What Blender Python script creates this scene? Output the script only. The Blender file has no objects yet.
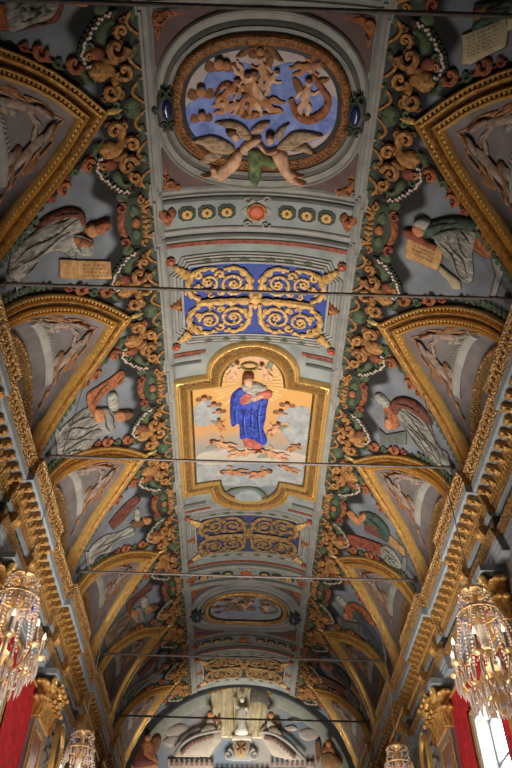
import bpy, bmesh, math, random
import numpy as np
from mathutils import Vector, Matrix
from mathutils.geometry import delaunay_2d_cdt
random.seed(7)
SC = bpy.context.scene
COL = SC.collection
rad = math.radians
pi = math.pi

# ------------------------------------------------------------------ camera
# z = 0 is eye height (floor at -1.6); +y runs down the nave, x across it
F, ELEV, YAW, ROLL, CX = 681.47, .8432, .0098, .0219, -.0334
_fw = np.array([math.sin(YAW)*math.cos(ELEV), math.cos(YAW)*math.cos(ELEV), math.sin(ELEV)])
_rt = np.array([math.cos(YAW), -math.sin(YAW), 0.0])
_up = np.cross(_rt, _fw)
_r2 = _rt*math.cos(ROLL)+_up*math.sin(ROLL)
_u2 = -_rt*math.sin(ROLL)+_up*math.cos(ROLL)
cd = bpy.data.cameras.new('camera')
cam = bpy.data.objects.new('camera', cd)
COL.objects.link(cam)
cam.matrix_world = Matrix(((_r2[0], _u2[0], -_fw[0], CX), (_r2[1], _u2[1], -_fw[1], 0), (_r2[2], _u2[2], -_fw[2], 0), (0, 0, 0, 1)))
cd.sensor_fit = 'VERTICAL'
cd.sensor_height = 24
cd.lens = F/768*24
cd.clip_start = .05
SC.camera = cam
# ------------------------------------------------------------------ light
SC.view_settings.view_transform = 'Standard'
SC.view_settings.look = 'None'
SC.view_settings.gamma = 1
SC.view_settings.exposure = -0.22
w = bpy.data.worlds.new('world')
SC.world = w
w.use_nodes = True
w.node_tree.nodes['Background'].inputs[0].default_value = (.62, .72, .9, 1)
w.node_tree.nodes['Background'].inputs[1].default_value = .03

def area(name, loc, size, size_y, power, color, target, spread=pi):
    l = bpy.data.lights.new(name, 'AREA')
    l.shape = 'RECTANGLE'
    l.size, l.size_y, l.energy, l.color = size, size_y, power, color
    l.spread = spread
    o = bpy.data.objects.new(name, l)
    o.location = loc
    o.rotation_euler = (Vector(target)-Vector(loc)).to_track_quat('-Z', 'Y').to_euler()
    COL.objects.link(o)
    return o
DAY = (1, .93, .82)
area('floor_uplight', (0, 13.0, -1.2), 5, 6, 980, (1, .93, .82), (0, 13.0, 10), rad(88))     # added lamp just above the floor, standing in for light bounced into the vault
area('end_wall_fill', (0, 25.5, 2.0), 5, 1.5, 300, DAY, (0, 30.6, 10.6), rad(52))  # added out-of-view lamp that brightens the painted end wall

# ------------------------------------------------------------------ materials
def lin(h):
    h = h.lstrip('#')
    v = [int(h[i:i+2], 16)/255 for i in (0, 2, 4)]
    return tuple((x/12.92 if x <= .04045 else ((x+.055)/1.055)**2.4) for x in v)
MATS = {}
def mat(name, hexc, rough=.75, metal=0., var=.25, scale=6., bump=.0, bscale=20., emit=0., carved=False, second=None, streak=0.):
    if name in MATS:
        return MATS[name]
    c = lin(hexc)
    m = bpy.data.materials.new(name)
    m.use_nodes = True
    nt = m.node_tree
    b = nt.nodes['Principled BSDF']
    b.inputs['Roughness'].default_value = rough
    b.inputs['Metallic'].default_value = metal
    tc = nt.nodes.new('ShaderNodeTexCoord')
    n = nt.nodes.new('ShaderNodeTexNoise')
    n.inputs['Scale'].default_value = scale
    n.inputs['Detail'].default_value = 6
    n.inputs['Roughness'].default_value = .65
    nt.links.new(tc.outputs['Object'], n.inputs['Vector'])
    if streak:      # brushed drapery folds
        mp_n = nt.nodes.new('ShaderNodeMapping')
        mp_n.inputs['Rotation'].default_value = (.3, .2, .7)
        mp_n.inputs['Scale'].default_value = (streak*1.2, streak*4.5, streak*1.2)
        nt.links.new(tc.outputs['Object'], mp_n.inputs['Vector'])
        n.inputs['Scale'].default_value = 1
        n.inputs['Detail'].default_value = 4
        n.inputs['Distortion'].default_value = 1.2
        nt.links.new(mp_n.outputs['Vector'], n.inputs['Vector'])
    r = nt.nodes.new('ShaderNodeValToRGB')
    lo = second and lin(second) or tuple(x*(1-var) for x in c)
    hi = tuple(min(1, x*(1+var)) for x in c)
    r.color_ramp.elements[0].position = .36 if streak else .32
    r.color_ramp.elements[0].color = (*lo, 1)
    r.color_ramp.elements[1].position = .66 if streak else .68
    r.color_ramp.elements[1].color = (*hi, 1)
    nt.links.new(n.outputs['Fac'], r.inputs['Fac'])
    nt.links.new(r.outputs['Color'], b.inputs['Base Color'])
    if bump:
        if carved:
            t = nt.nodes.new('ShaderNodeTexVoronoi')
            t.inputs['Scale'].default_value = bscale
            out = t.outputs['Distance']
        else:
            t = nt.nodes.new('ShaderNodeTexNoise')
            t.inputs['Scale'].default_value = bscale
            t.inputs['Detail'].default_value = 4
            out = t.outputs['Fac']
        nt.links.new(tc.outputs['Object'], t.inputs['Vector'])
        bm_ = nt.nodes.new('ShaderNodeBump')
        bm_.inputs['Strength'].default_value = bump
        bm_.inputs['Distance'].default_value = .05
        nt.links.new(out, bm_.inputs['Height'])
        nt.links.new(bm_.outputs['Normal'], b.inputs['Normal'])
    if emit:
        b.inputs['Emission Color'].default_value = (*c, 1)
        b.inputs['Emission Strength'].default_value = emit
    MATS[name] = m
    return m
GOLD = mat('gilding', '#bf9350', .38, .32, .25, 9, .4, 40, second='#855626')
GOLD2 = mat('bright_gilding', '#e2b96e', .26, .5, .2, 9, .2, 30)
CARV = mat('carved_gilding', '#c79f68', .46, .35, .25, 14, 1.3, 20, carved=True, second='#7a5630')
CARV2 = mat('fine_carved_gilding', '#c89e64', .45, .4, .25, 20, 1.3, 34, carved=True, second='#7a5630')
STONE = mat('grey_painted_stone', '#85837e', .8, 0, .22, 2.5, .12, 30)
STONE_L = mat('pale_painted_stone', '#94918a', .8, 0, .2, 3, .1, 30)
STONE_D = mat('dark_painted_stone', '#53534f', .8, 0, .25, 3, .1, 30)
BLUEGREY = mat('blue_grey_cornice_paint', '#868c90', .7, 0, .18, 4, .05, 30)
DARKGREEN = mat('dark_green_frieze', '#3a4038', .7, 0, .3, 6, .1, 20)
PURPLE = mat('purple_brown_ground', '#5d4745', .8, 0, .25, 4)
VELA = mat('mauve_grey_fresco', '#6a6160', .85, 0, .28, 2.2, .1, 20)
IRON = mat('dark_iron', '#6a605a', .55, .4, .35, 5)
TAN = mat('tan_acanthus', '#a27240', .8, 0, .3, 11, .2, 30, second='#452814')
ORANGE = mat('orange_acanthus', '#a0603a', .8, 0, .3, 11, .2, 30, second='#5a2e18')
OCHRE = mat('ochre_acanthus', '#b07e44', .8, 0, .3, 11, .2, 30, second='#543018')
RED = mat('brick_red_paint', '#8a4530', .8, 0, .3, 8, second='#4c261b')
GREEN = mat('leaf_green_paint', '#4e5c40', .8, 0, .35, 11, second='#20281b')
GREEN_D = mat('dark_leaf_green', '#2a3524', .75, 0, .35, 9)
WHITE = mat('white_flower_paint', '#b9b5a8', .7, 0, .15, 12)
PINK = mat('pink_flower_paint', '#b98b86', .7, 0, .2, 12)
BLACK = mat('black_paint', '#17161a', .6, 0, .3, 8)
ULTRA = mat('ultramarine_ground', '#293c88', .7, 0, .3, 5)
NAVY = mat('dark_blue_ground', '#343a5c', .75, 0, .35, 5)
SKIN = mat('flesh_paint', '#c6976f', .75, 0, .22, 6, second='#9a6444')
SKIN_P = mat('pale_flesh_paint', '#d3a886', .75, 0, .2, 6, second='#a87a5c')
SKIN_O = mat('ruddy_flesh_paint', '#b27a50', .75, 0, .25, 6, second='#8a5434')
HAIR = mat('brown_hair_paint', '#6b4126', .75, 0, .3, 9)
GREYROBE = mat('grey_robe_paint', '#98948a', .85, 0, .2, 3.5, .2, 9, second='#4c4a45', streak=2.6)
WHITEROBE = mat('white_robe_paint', '#aaa79c', .85, 0, .2, 3.5, .2, 9, second='#66635b', streak=2.8)
BROWN = mat('brown_paint', '#7a5334', .8, 0, .3, 5)
PAPER = mat('parchment_paint', '#b48a58', .8, 0, .25, 5, second='#86603a')
PAPER_L = mat('light_parchment_paint', '#a89a7c', .8, 0, .2, 5)
INK = mat('ink', '#3a2a1e', .8, 0, .1)
SKYB = mat('blue_sky_paint', '#8090c6', .8, 0, .2, 3.5, second='#5566a8')
CLOUDP = mat('pinkish_cloud_paint', '#b5a5a4', .85, 0, .15, 3)

# ------------------------------------------------------------------ mesh building
class MB:
    def __init__(s):
        s.v = []
        s.f = []
        s.flat = False
    def add(s, vs, fs):
        n = len(s.v)
        s.v += [tuple(map(float, p)) for p in vs]
        s.f += [tuple(i+n for i in f) for f in fs]
        return s
    def box(s, a, b):
        x0, y0, z0 = (min(a[i], b[i]) for i in range(3))
        x1, y1, z1 = (max(a[i], b[i]) for i in range(3))
        s.add([(x0, y0, z0), (x1, y0, z0), (x1, y1, z0), (x0, y1, z0), (x0, y0, z1), (x1, y0, z1), (x1, y1, z1), (x0, y1, z1)],
              [(0, 3, 2, 1), (4, 5, 6, 7), (0, 1, 5, 4), (1, 2, 6, 5), (2, 3, 7, 6), (3, 0, 4, 7)])
        return s
    def loft(s, rings, closed=True, caps=True):
        n = len(rings[0])
        vs = [p for r in rings for p in r]
        fs = []
        for i in range(len(rings)-1):
            for j in range(n if closed else n-1):
                k = (j+1) % n
                fs.append((i*n+j, i*n+k, (i+1)*n+k, (i+1)*n+j))
        if caps and closed:
            fs.append(tuple(range(n-1, -1, -1)))
            fs.append(tuple((len(rings)-1)*n+j for j in range(n)))
        return s.add(vs, fs)
    def tube3(s, pts, rads, n=6):
        pts = [Vector(p) for p in pts]
        rings = []
        for i, p in enumerate(pts):
            d = (pts[min(i+1, len(pts)-1)]-pts[max(i-1, 0)])
            if d.length < 1e-9:
                d = Vector((0, 0, 1))
            d.normalize()
            a = d.cross(Vector((.31, .17, .93)) if abs(d.z) < .9 else Vector((1, .2, 0))).normalized()
            b = d.cross(a)
            r = rads[i] if hasattr(rads, '__len__') else rads
            rings.append([p+a*(r*math.cos(2*pi*k/n))+b*(r*math.sin(2*pi*k/n)) for k in range(n)])
        return s.loft(rings)
    def ball(s, c, r, n=6, m=4, sc=(1, 1, 1)):
        c = Vector(c)
        rings = []
        for i in range(1, m):
            a = pi*i/m
            rings.append([(c.x+r*sc[0]*math.sin(a)*math.cos(2*pi*k/n), c.y+r*sc[1]*math.sin(a)*math.sin(2*pi*k/n), c.z+r*sc[2]*math.cos(a)) for k in range(n)])
        vs = [p for q in rings for p in q]+[(c.x, c.y, c.z+r*sc[2]), (c.x, c.y, c.z-r*sc[2])]
        t, bt = len(vs)-2, len(vs)-1
        fs = []
        for i in range(m-2):
            for k in range(n):
                q = (k+1) % n
                fs.append((i*n+k, (i+1)*n+k, (i+1)*n+q, i*n+q))
        for k in range(n):
            q = (k+1) % n
            fs.append((k, q, t))
            fs.append(((m-2)*n+q, (m-2)*n+k, bt))
        return s.add(vs, fs)
    def lathe(s, c, prof, n=14):
        rings = [[(c[0]+r*math.cos(2*pi*k/n), c[1]+r*math.sin(2*pi*k/n), c[2]+z) for k in range(n)] for r, z in prof]
        return s.loft(rings)
    def build(s, name, m, anchor=(0, 0, 0), smooth=True):
        me = bpy.data.meshes.new(name)
        a = Vector(anchor)
        me.from_pydata([Vector(p)-a for p in s.v], [], s.f)
        me.materials.append(m)
        bm = bmesh.new()
        bm.from_mesh(me)
        bmesh.ops.recalc_face_normals(bm, faces=bm.faces)
        bm.to_mesh(me)
        bm.free()
        me.polygons.foreach_set('use_smooth', [smooth]*len(me.polygons))
        if smooth:
            me.set_sharp_from_angle(angle=rad(50))
        o = bpy.data.objects.new(name, me)
        COL.objects.link(o)
        return o

class Thing:
    """an Empty at the thing's place with its parts"""
    def __init__(s, name, label, cat, anchor, group=None):
        s.o = bpy.data.objects.new(name, None)
        s.o.empty_display_size = .1
        COL.objects.link(s.o)
        s.a = Vector(anchor)
        s.o.location = s.a
        s.o['label'] = label
        s.o['category'] = cat
        if group:
            s.o['group'] = group
    def part(s, name, mb, m, parent=None, label=None, smooth=True):
        p = mb.build(name, m, s.a, smooth)
        p.parent = parent or s.o
        if label:
            p['label'] = label
        return p
def single(name, mb, m, label, cat, anchor, group=None, smooth=True):
    o = mb.build(name, m, anchor, smooth)
    o.location = anchor
    o['label'] = label
    o['category'] = cat
    if group:
        o['group'] = group
    return o
def struct(name, mb, m, parent=None, smooth=False):
    o = mb.build(name, m, (0, 0, 0), smooth)
    if parent:
        o.parent = parent
    o['kind'] = 'structure'
    return o
def dup(root, label, dy=0., mx=False, my=None, mats=None):
    """copy a thing with its parts: shifted along the nave, mirrored across it (mx) or about the cross plane y = my"""
    c = root.copy()
    COL.objects.link(c)
    x, y, z = root.location
    sx, sy, sz = root.scale
    if mx:
        x, sx = -x, -sx
    if my is not None:
        y, sy = 2*my-y, -sy
    c.location = (x, y+dy, z)
    c.scale = (sx, sy, sz)
    c['label'] = label
    def kids(src, dst):
        for ch in src.children:
            k = ch.copy()
            COL.objects.link(k)
            k.parent = dst
            if mats and k.type == 'MESH' and k.data.materials[0].name in mats:
                k.material_slots[0].link = 'OBJECT'
                k.material_slots[0].material = mats[k.data.materials[0].name]
            kids(ch, k)
    kids(root, c)
    return c

# ------------------------------------------------------------------ the vault: an elliptical barrel along y
VW, VH, VR = 4.9, 9.7, 4.1
MD = .0825                       # metres of arc per degree
BAY, T0, NB = 4.75, 4.79, 6
TIP = [T0+BAY*k for k in range(NB)]
ROD = [T0-BAY/2+BAY*k for k in range(NB)]
ENDY = 30.3
def vs(t, y, h=0.):
    a = rad(t)
    n = Vector((math.sin(a)/VW, 0, math.cos(a)/VR)).normalized()
    return Vector((VW*math.sin(a), y, VH+VR*math.cos(a)))-n*h
def pq(p, q, h=0.):
    return vs(p/MD, q, h)
def ray(u, v):
    return _fw*F+_r2*(u-256)-_u2*(v-384)
def on_vault(u, v):
    """where the line of sight through a point of the photograph meets the vault, as (arc metres, y)"""
    d = ray(u, v)
    a = (d[0]/VW)**2+(d[2]/VR)**2
    b = 2*(CX*d[0]/VW**2-VH*d[2]/VR**2)
    c = (CX/VW)**2+(VH/VR)**2-1
    s = (-b+math.sqrt(max(0, b*b-4*a*c)))/(2*a)
    x, y, z = CX+d[0]*s, d[1]*s, d[2]*s
    return (math.degrees(math.atan2(x/VW, (z-VH)/VR))*MD, y)
def trace(pts, ox, oy, k):
    return [on_vault(ox+x/k, oy+y/k) for x, y in pts]
def catmull(pts, closed=True, n=4):
    P = [np.array(p, float) for p in pts]
    N = len(P)
    out = []
    rng = range(N) if closed else range(N-1)
    for i in rng:
        if closed:
            a, b, c, d = P[i-1], P[i], P[(i+1) % N], P[(i+2) % N]
        else:
            a, b, c, d = P[max(i-1, 0)], P[i], P[i+1], P[min(i+2, N-1)]
        for j in range(n):
            t = j/n
            out.append(tuple(.5*((2*b)+(-a+c)*t+(2*a-5*b+4*c-d)*t*t+(-a+3*b-3*c+d)*t**3)))
    if not closed:
        out.append(tuple(P[-1]))
    return out
def inside(p, poly):
    x, y = p
    r = False
    j = len(poly)-1
    for i in range(len(poly)):
        xi, yi = poly[i]
        xj, yj = poly[j]
        if (yi > y) != (yj > y) and x < (xj-xi)*(y-yi)/(yj-yi)+xi:
            r = not r
        j = i
    return r
def edge_dist(P, poly):
    A = np.array(poly)
    B = np.roll(A, -1, 0)
    P = np.asarray(P, float)[:, None, :]
    AB = (B-A)[None]
    t = np.clip(((P-A)*AB).sum(-1)/np.maximum((AB**2).sum(-1), 1e-12), 0, 1)
    return np.sqrt((((A+AB*t[..., None])-P)**2).sum(-1)).min(1)
def relief(mb, outline, mp=pq, h0=.01, bulge=.04, smooth=True, step=None, n=3, folds=0.):
    """a raised painted shape: outline in surface metres, domed from its edge, thick down to the surface"""
    poly = catmull(outline, True, n) if smooth else list(outline)
    A = np.array(poly)
    ext = A.max(0)-A.min(0)
    step = step or max(.035, min(ext)/6)
    pts = [tuple(p) for p in poly]
    nb = len(pts)
    gx = np.arange(A[:, 0].min()+step*.5, A[:, 0].max(), step)
    gy = np.arange(A[:, 1].min()+step*.5, A[:, 1].max(), step)
    G = [(x, y) for x in gx for y in gy if inside((x, y), poly)]
    if G:
        d = edge_dist(G, poly)
        G = [g for g, e in zip(G, d) if e > step*.35]
    allp = pts+G
    r = delaunay_2d_cdt([Vector(p) for p in allp], [(i, (i+1) % nb) for i in range(nb)], [], 1, 1e-6)
    V = [tuple(p) for p in r[0]]
    T = [tuple(t) for t in r[2]]
    d = edge_dist(V, poly)
    dm = max(d.max(), 1e-6)*.75
    out = []
    for (p, q), e in zip(V, d):
        u = min(e/dm, 1)
        h = h0+bulge*math.sqrt(max(0, 1-(1-u)**2))
        if folds:
            h += folds*u*math.sin(p*31+1.3*math.sin(q*9))*math.sin(q*13+p*6)
        out.append(mp(p, q, h))
    base = len(out)
    out += [mp(p, q, .003) for p, q in pts]
    key = {}
    for i, o in enumerate(r[3]):
        for j in o:
            key[j] = i
    sk = []
    for i in range(nb):
        a, b = key.get(i, i), key.get((i+1) % nb, (i+1) % nb)
        if a != b:
            sk.append((a, b, base+(i+1) % nb, base+i))
    return mb.add(out, T+sk)
def stroke(mb, path, rr, mp=pq, h=.0, n=6, flat=.7):
    """a rounded painted stroke along a path of surface metres"""
    P = [np.array(p, float) for p in path]
    rings = []
    for i, p in enumerate(P):
        d = P[min(i+1, len(P)-1)]-P[max(i-1, 0)]
        l = np.linalg.norm(d)
        d = d/l if l > 1e-9 else np.array([1., 0])
        nrm = np.array([-d[1], d[0]])
        r = rr[i] if hasattr(rr, '__len__') else rr
        rings.append([mp(*(p+nrm*(r*math.cos(2*pi*k/n))), h+.004+r*flat*(1+math.sin(2*pi*k/n))) for k in range(n)])
    return mb.loft(rings)
def blob(mb, p, q, r, mp=pq, h=.0, sy=1., flat=.7, n=7, m=4):
    rings = []
    for i in range(1, m):
        a = pi*i/m
        rings.append([mp(p+r*math.sin(a)*math.cos(2*pi*k/n), q+r*sy*math.sin(a)*math.sin(2*pi*k/n), h+.004+r*flat*.85*(1+math.cos(a))) for k in range(n)])
    return mb.loft(rings)
def spiral(cx, cy, r0, r1, a0, a1, n=18):
    return [(cx+(r0+(r1-r0)*i/(n-1))*math.cos(rad(a0+(a1-a0)*i/(n-1))), cy+(r0+(r1-r0)*i/(n-1))*math.sin(rad(a0+(a1-a0)*i/(n-1)))) for i in range(n)]
def taper(n, a, b, c):
    return [a+(b-a)*min(1, 2*i/(n-1)) if i < n/2 else b+(c-b)*(2*i/(n-1)-1) for i in range(n)]
def offset(poly, d, closed=True):
    A = np.array(poly, float)
    N = len(A)
    out = []
    area2 = sum(A[i-1][0]*A[i][1]-A[i][0]*A[i-1][1] for i in range(N))
    sg = 1 if area2 > 0 or not closed else -1
    for i in range(N):
        e0 = A[i]-A[i-1] if (closed or i > 0) else A[i+1]-A[i]
        e1 = A[(i+1) % N]-A[i] if (closed or i < N-1) else A[i]-A[i-1]
        e0 = e0/max(np.linalg.norm(e0), 1e-9)
        e1 = e1/max(np.linalg.norm(e1), 1e-9)
        n0 = np.array([e0[1], -e0[0]])
        n1 = np.array([e1[1], -e1[0]])
        m = n0+n1
        m = m/max(np.linalg.norm(m), 1e-9)
        out.append(tuple(A[i]+m*(sg*d/max(m@n0, .4))))
    return out
def sweep(mb, poly, prof, mp=pq, closed=True):
    """mouldings along an outline: prof is (offset outwards, height)"""
    rings = [[mp(p, q, h if h else .003) for p, q in offset(poly, o, closed)] for o, h in prof]
    n = len(poly)
    vsl = [p for r in rings for p in r]
    fs = []
    for i in range(len(rings)-1):
        for j in range(n if closed else n-1):
            k = (j+1) % n
            fs.append((i*n+j, i*n+k, (i+1)*n+k, (i+1)*n+j))
    return mb.add(vsl, fs)
def densify(poly, step, closed=True):
    out = []
    N = len(poly)
    for i in range(N if closed else N-1):
        a, b = np.array(poly[i], float), np.array(poly[(i+1) % N], float)
        k = max(1, int(np.linalg.norm(b-a)/step))
        out += [tuple(a+(b-a)*j/k) for j in range(k)]
    if not closed:
        out.append(tuple(poly[-1]))
    return out
def beads(mb, poly, r, gap, mp=pq, h=.0, closed=True, sy=1.):
    D = densify(poly, .02, closed)
    acc = 0
    last = None
    for p in D:
        if last is None or math.dist(p, last) >= gap:
            blob(mb, p[0], p[1], r, mp, h, sy, .8, 6, 3)
            last = p
# the names the bays and piers go by
BAYN = ['the near oval', 'the blue scroll panel', 'the blue-robed woman', 'the dull scroll panel', 'the far oval', 'the last scroll panel']
SIDE = {-1: 'left', 1: 'right'}
# ------------------------------------------------------------------ setting: vault shell
GO = ([36.5, 42, 48, 55, 62, 70, 80, 87], [0, .46, .88, 1.24, 1.52, 1.76, 1.95, 2.02])     # outer edge of the gilded frames
GI = ([44.5, 50, 56, 62, 70, 79, 87], [0, .43, .75, .99, 1.25, 1.46, 1.56])               # inner edge
def g_out(s):
    t = 36.5+47.5*abs(s)
    return (t*MD, math.copysign(np.interp(t, *GO), s))
def g_in(s):
    t = 44.5+39.5*abs(s)
    return (t*MD, math.copysign(np.interp(t, *GI), s))
def vault_material():
    m = bpy.data.materials.new('vault_fresco')
    m.use_nodes = True
    nt = m.node_tree
    b = nt.nodes['Principled BSDF']
    b.inputs['Roughness'].default_value = .85
    at = nt.nodes.new('ShaderNodeAttribute')
    at.attribute_name = 'zone'
    r = nt.nodes.new('ShaderNodeValToRGB')
    r.color_ramp.interpolation = 'LINEAR'
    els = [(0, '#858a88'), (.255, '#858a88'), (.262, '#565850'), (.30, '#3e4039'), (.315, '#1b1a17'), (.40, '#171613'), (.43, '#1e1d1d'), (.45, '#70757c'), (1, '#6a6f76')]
    while len(r.color_ramp.elements) < len(els):
        r.color_ramp.elements.new(.5)
    for e, (p, c) in zip(r.color_ramp.elements, els):
        e.position = p
        e.color = (*lin(c), 1)
    nt.links.new(at.outputs['Fac'], r.inputs['Fac'])
    tc = nt.nodes.new('ShaderNodeTexCoord')
    n = nt.nodes.new('ShaderNodeTexNoise')
    n.inputs['Scale'].default_value = 1.6
    n.inputs['Detail'].default_value = 8
    nt.links.new(tc.outputs['Object'], n.inputs['Vector'])
    mr = nt.nodes.new('ShaderNodeMapRange')
    mr.inputs[1].default_value, mr.inputs[2].default_value = .3, .7
    mr.inputs[3].default_value, mr.inputs[4].default_value = .72, 1.22
    nt.links.new(n.outputs['Fac'], mr.inputs[0])
    mx = nt.nodes.new('ShaderNodeMix')
    mx.data_type = 'RGBA'
    mx.blend_type = 'MULTIPLY'
    mx.inputs[0].default_value = 1
    nt.links.new(r.outputs['Color'], mx.inputs[6])
    nt.links.new(mr.outputs[0], mx.inputs[7])
    nt.links.new(mx.outputs[2], b.inputs['Base Color'])
    return m
def dyq(q):
    k = min(range(NB), key=lambda i: abs(TIP[i]-q))
    return k, q-TIP[k]
def zone(t, q):
    k, dy = dyq(q)
    a = abs(t)
    w_ = 0
    if a > 30:      # the dark contour of the scrollwork swells round the acanthus and dips at the cartouches
        w_ = 2.6*math.cos(2*pi*dy/BAY*2+pi)+1.2*math.sin(dy*9)*(1 if dy > 0 else -1)-1
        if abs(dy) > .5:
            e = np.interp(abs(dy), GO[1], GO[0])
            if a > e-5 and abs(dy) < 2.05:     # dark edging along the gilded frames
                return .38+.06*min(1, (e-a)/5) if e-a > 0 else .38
    return min(1, max(0, (a-w_)/95)) if a > 30 else a/95
mb = MB()
ts = np.arange(-87, 87.01, 1.0)
ys = np.arange(-1.2, ENDY+.01, .1)
idx = {}
zn = []
for i, y in enumerate(ys):
    for j, t in enumerate(ts):
        idx[i, j] = len(mb.v)
        mb.v.append(tuple(vs(t, y)))
        zn.append(zone(t, y))
for i in range(len(ys)-1):
    for j in range(len(ts)-1):
        t, y = abs(ts[j]+.5), ys[i]+.05
        k, dy = dyq(y)
        lim = .5*(np.interp(t, GO[0], GO[1])+np.interp(t, GI[0], GI[1], left=0)) if t > 40.5 else 0
        if abs(dy) < lim:
            continue
        mb.f.append((idx[i, j], idx[i+1, j], idx[i+1, j+1], idx[i, j+1]))
vault = struct('ceiling', mb, vault_material(), smooth=True)
at = vault.data.attributes.new('zone', 'FLOAT', 'POINT')
at.data.foreach_set('value', zn)
# lunette webs between the gilded frame and the wall arch
def arch_pt(s, sd, yc, x=5.02):
    return Vector((sd*x, yc+1.52*math.sin(s*pi/2), 9.75+1.6*math.cos(s*pi/2)))
def web(sd, k):
    yc = TIP[k]
    def raw(s, b):
        p, q = g_in(max(-1, min(1, s)))
        A = pq(sd*p, yc+q, .02)
        B = arch_pt(s, sd, yc)
        return A.lerp(B, b)+Vector((0, 0, .12*math.sin(pi*min(1, max(0, b)))))
    def f(P, Q, h=0.):
        s, b = P/1.4, Q/1.7
        c = raw(s, b)
        if h:
            d1 = raw(s+.01, b)-raw(s-.01, b)
            d2 = raw(s, b+.01)-raw(s, b-.01)
            n = d1.cross(d2).normalized()
            if n.z > 0:
                n = -n
            c = c+n*h
        return c
    return f
for sd in (-1, 1):
    for k in range(NB):
        mb = MB()
        f = web(sd, k)
        n, m = 48, 16
        mb.add([f(1.4*(-1+2*i/n), 1.7*j/m) for i in range(n+1) for j in range(m+1)],
               [(i*(m+1)+j, (i+1)*(m+1)+j, (i+1)*(m+1)+j+1, i*(m+1)+j+1) for i in range(n) for j in range(m)])
        struct('ceiling_lunette', mb, VELA, vault, True)
# ------------------------------------------------------------------ walls and floor
LIMEWALL = mat('wall_plaster', '#77716a', .85, 0, .2, 2)
WIN = [(14.05, 1), (13.3, -1)]
WZ0, WZ1, WHW = 2.6, 6.15, .8
for sd in (-1, 1):
    mb = MB()
    x0, x1 = sd*4.95, sd*5.4
    spans = sorted(y for y, s in WIN if s == sd)
    prev = -2.
    for y in spans:
        mb.box((x0, prev, -1.6), (x1, y-WHW, 9.0))
        mb.box((x0, y-WHW, -1.6), (x1, y+WHW, WZ0))
        mb.box((x0, y-WHW, WZ1), (x1, y+WHW, 9.0))
        prev = y+WHW
    mb.box((x0, prev, -1.6), (x1, 31, 9.0))
    mb.box((sd*5.04, -2, 9.0), (sd*5.4, 31, 12.6))
    struct('wall_'+SIDE[sd], mb, LIMEWALL)
mb = MB()
mb.box((-5.4, -6, -1.8), (5.4, 31, -1.6))
struct('floor', mb, mat('pale_marble_floor', '#a89c88', .4, 0, .15, 1.5))
# ------------------------------------------------------------------ cornice and entablature
SEG = []
cur = -1.5
for r in ROD:
    a, b = max(r-1.2, -1.5), min(r+1.25, ENDY-.02)
    if a > cur:
        SEG.append((cur, a, 0.))
    SEG.append((a, b, .14))
    cur = b
SEG.append((cur, ENDY-.02, 0.)) if cur < ENDY-.1 else None
def band(sd, prof, back=4.96):
    """prof: (x, z) down the face of one band, extruded along every stretch of the broken entablature"""
    mb = MB()
    for a, b, pr in SEG:
        pts = [(x-pr, z) for x, z in prof]
        ring = pts+[(back, prof[-1][1]), (back, prof[0][1])]
        mb.loft([[(sd*x, a, z) for x, z in ring], [(sd*x, b, z) for x, z in ring]])
    return mb
def rows(sd, x, z, gap, r, sc, skip=2.):
    mb = MB()
    for a, b, pr in SEG:
        n = int((b-a)/gap)
        for i in range(n):
            y = a+(i+.5)*(b-a)/n
            if y > skip:
                mb.ball((sd*(x-pr), y, z), r, 5, 3, sc)
    return mb
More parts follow.
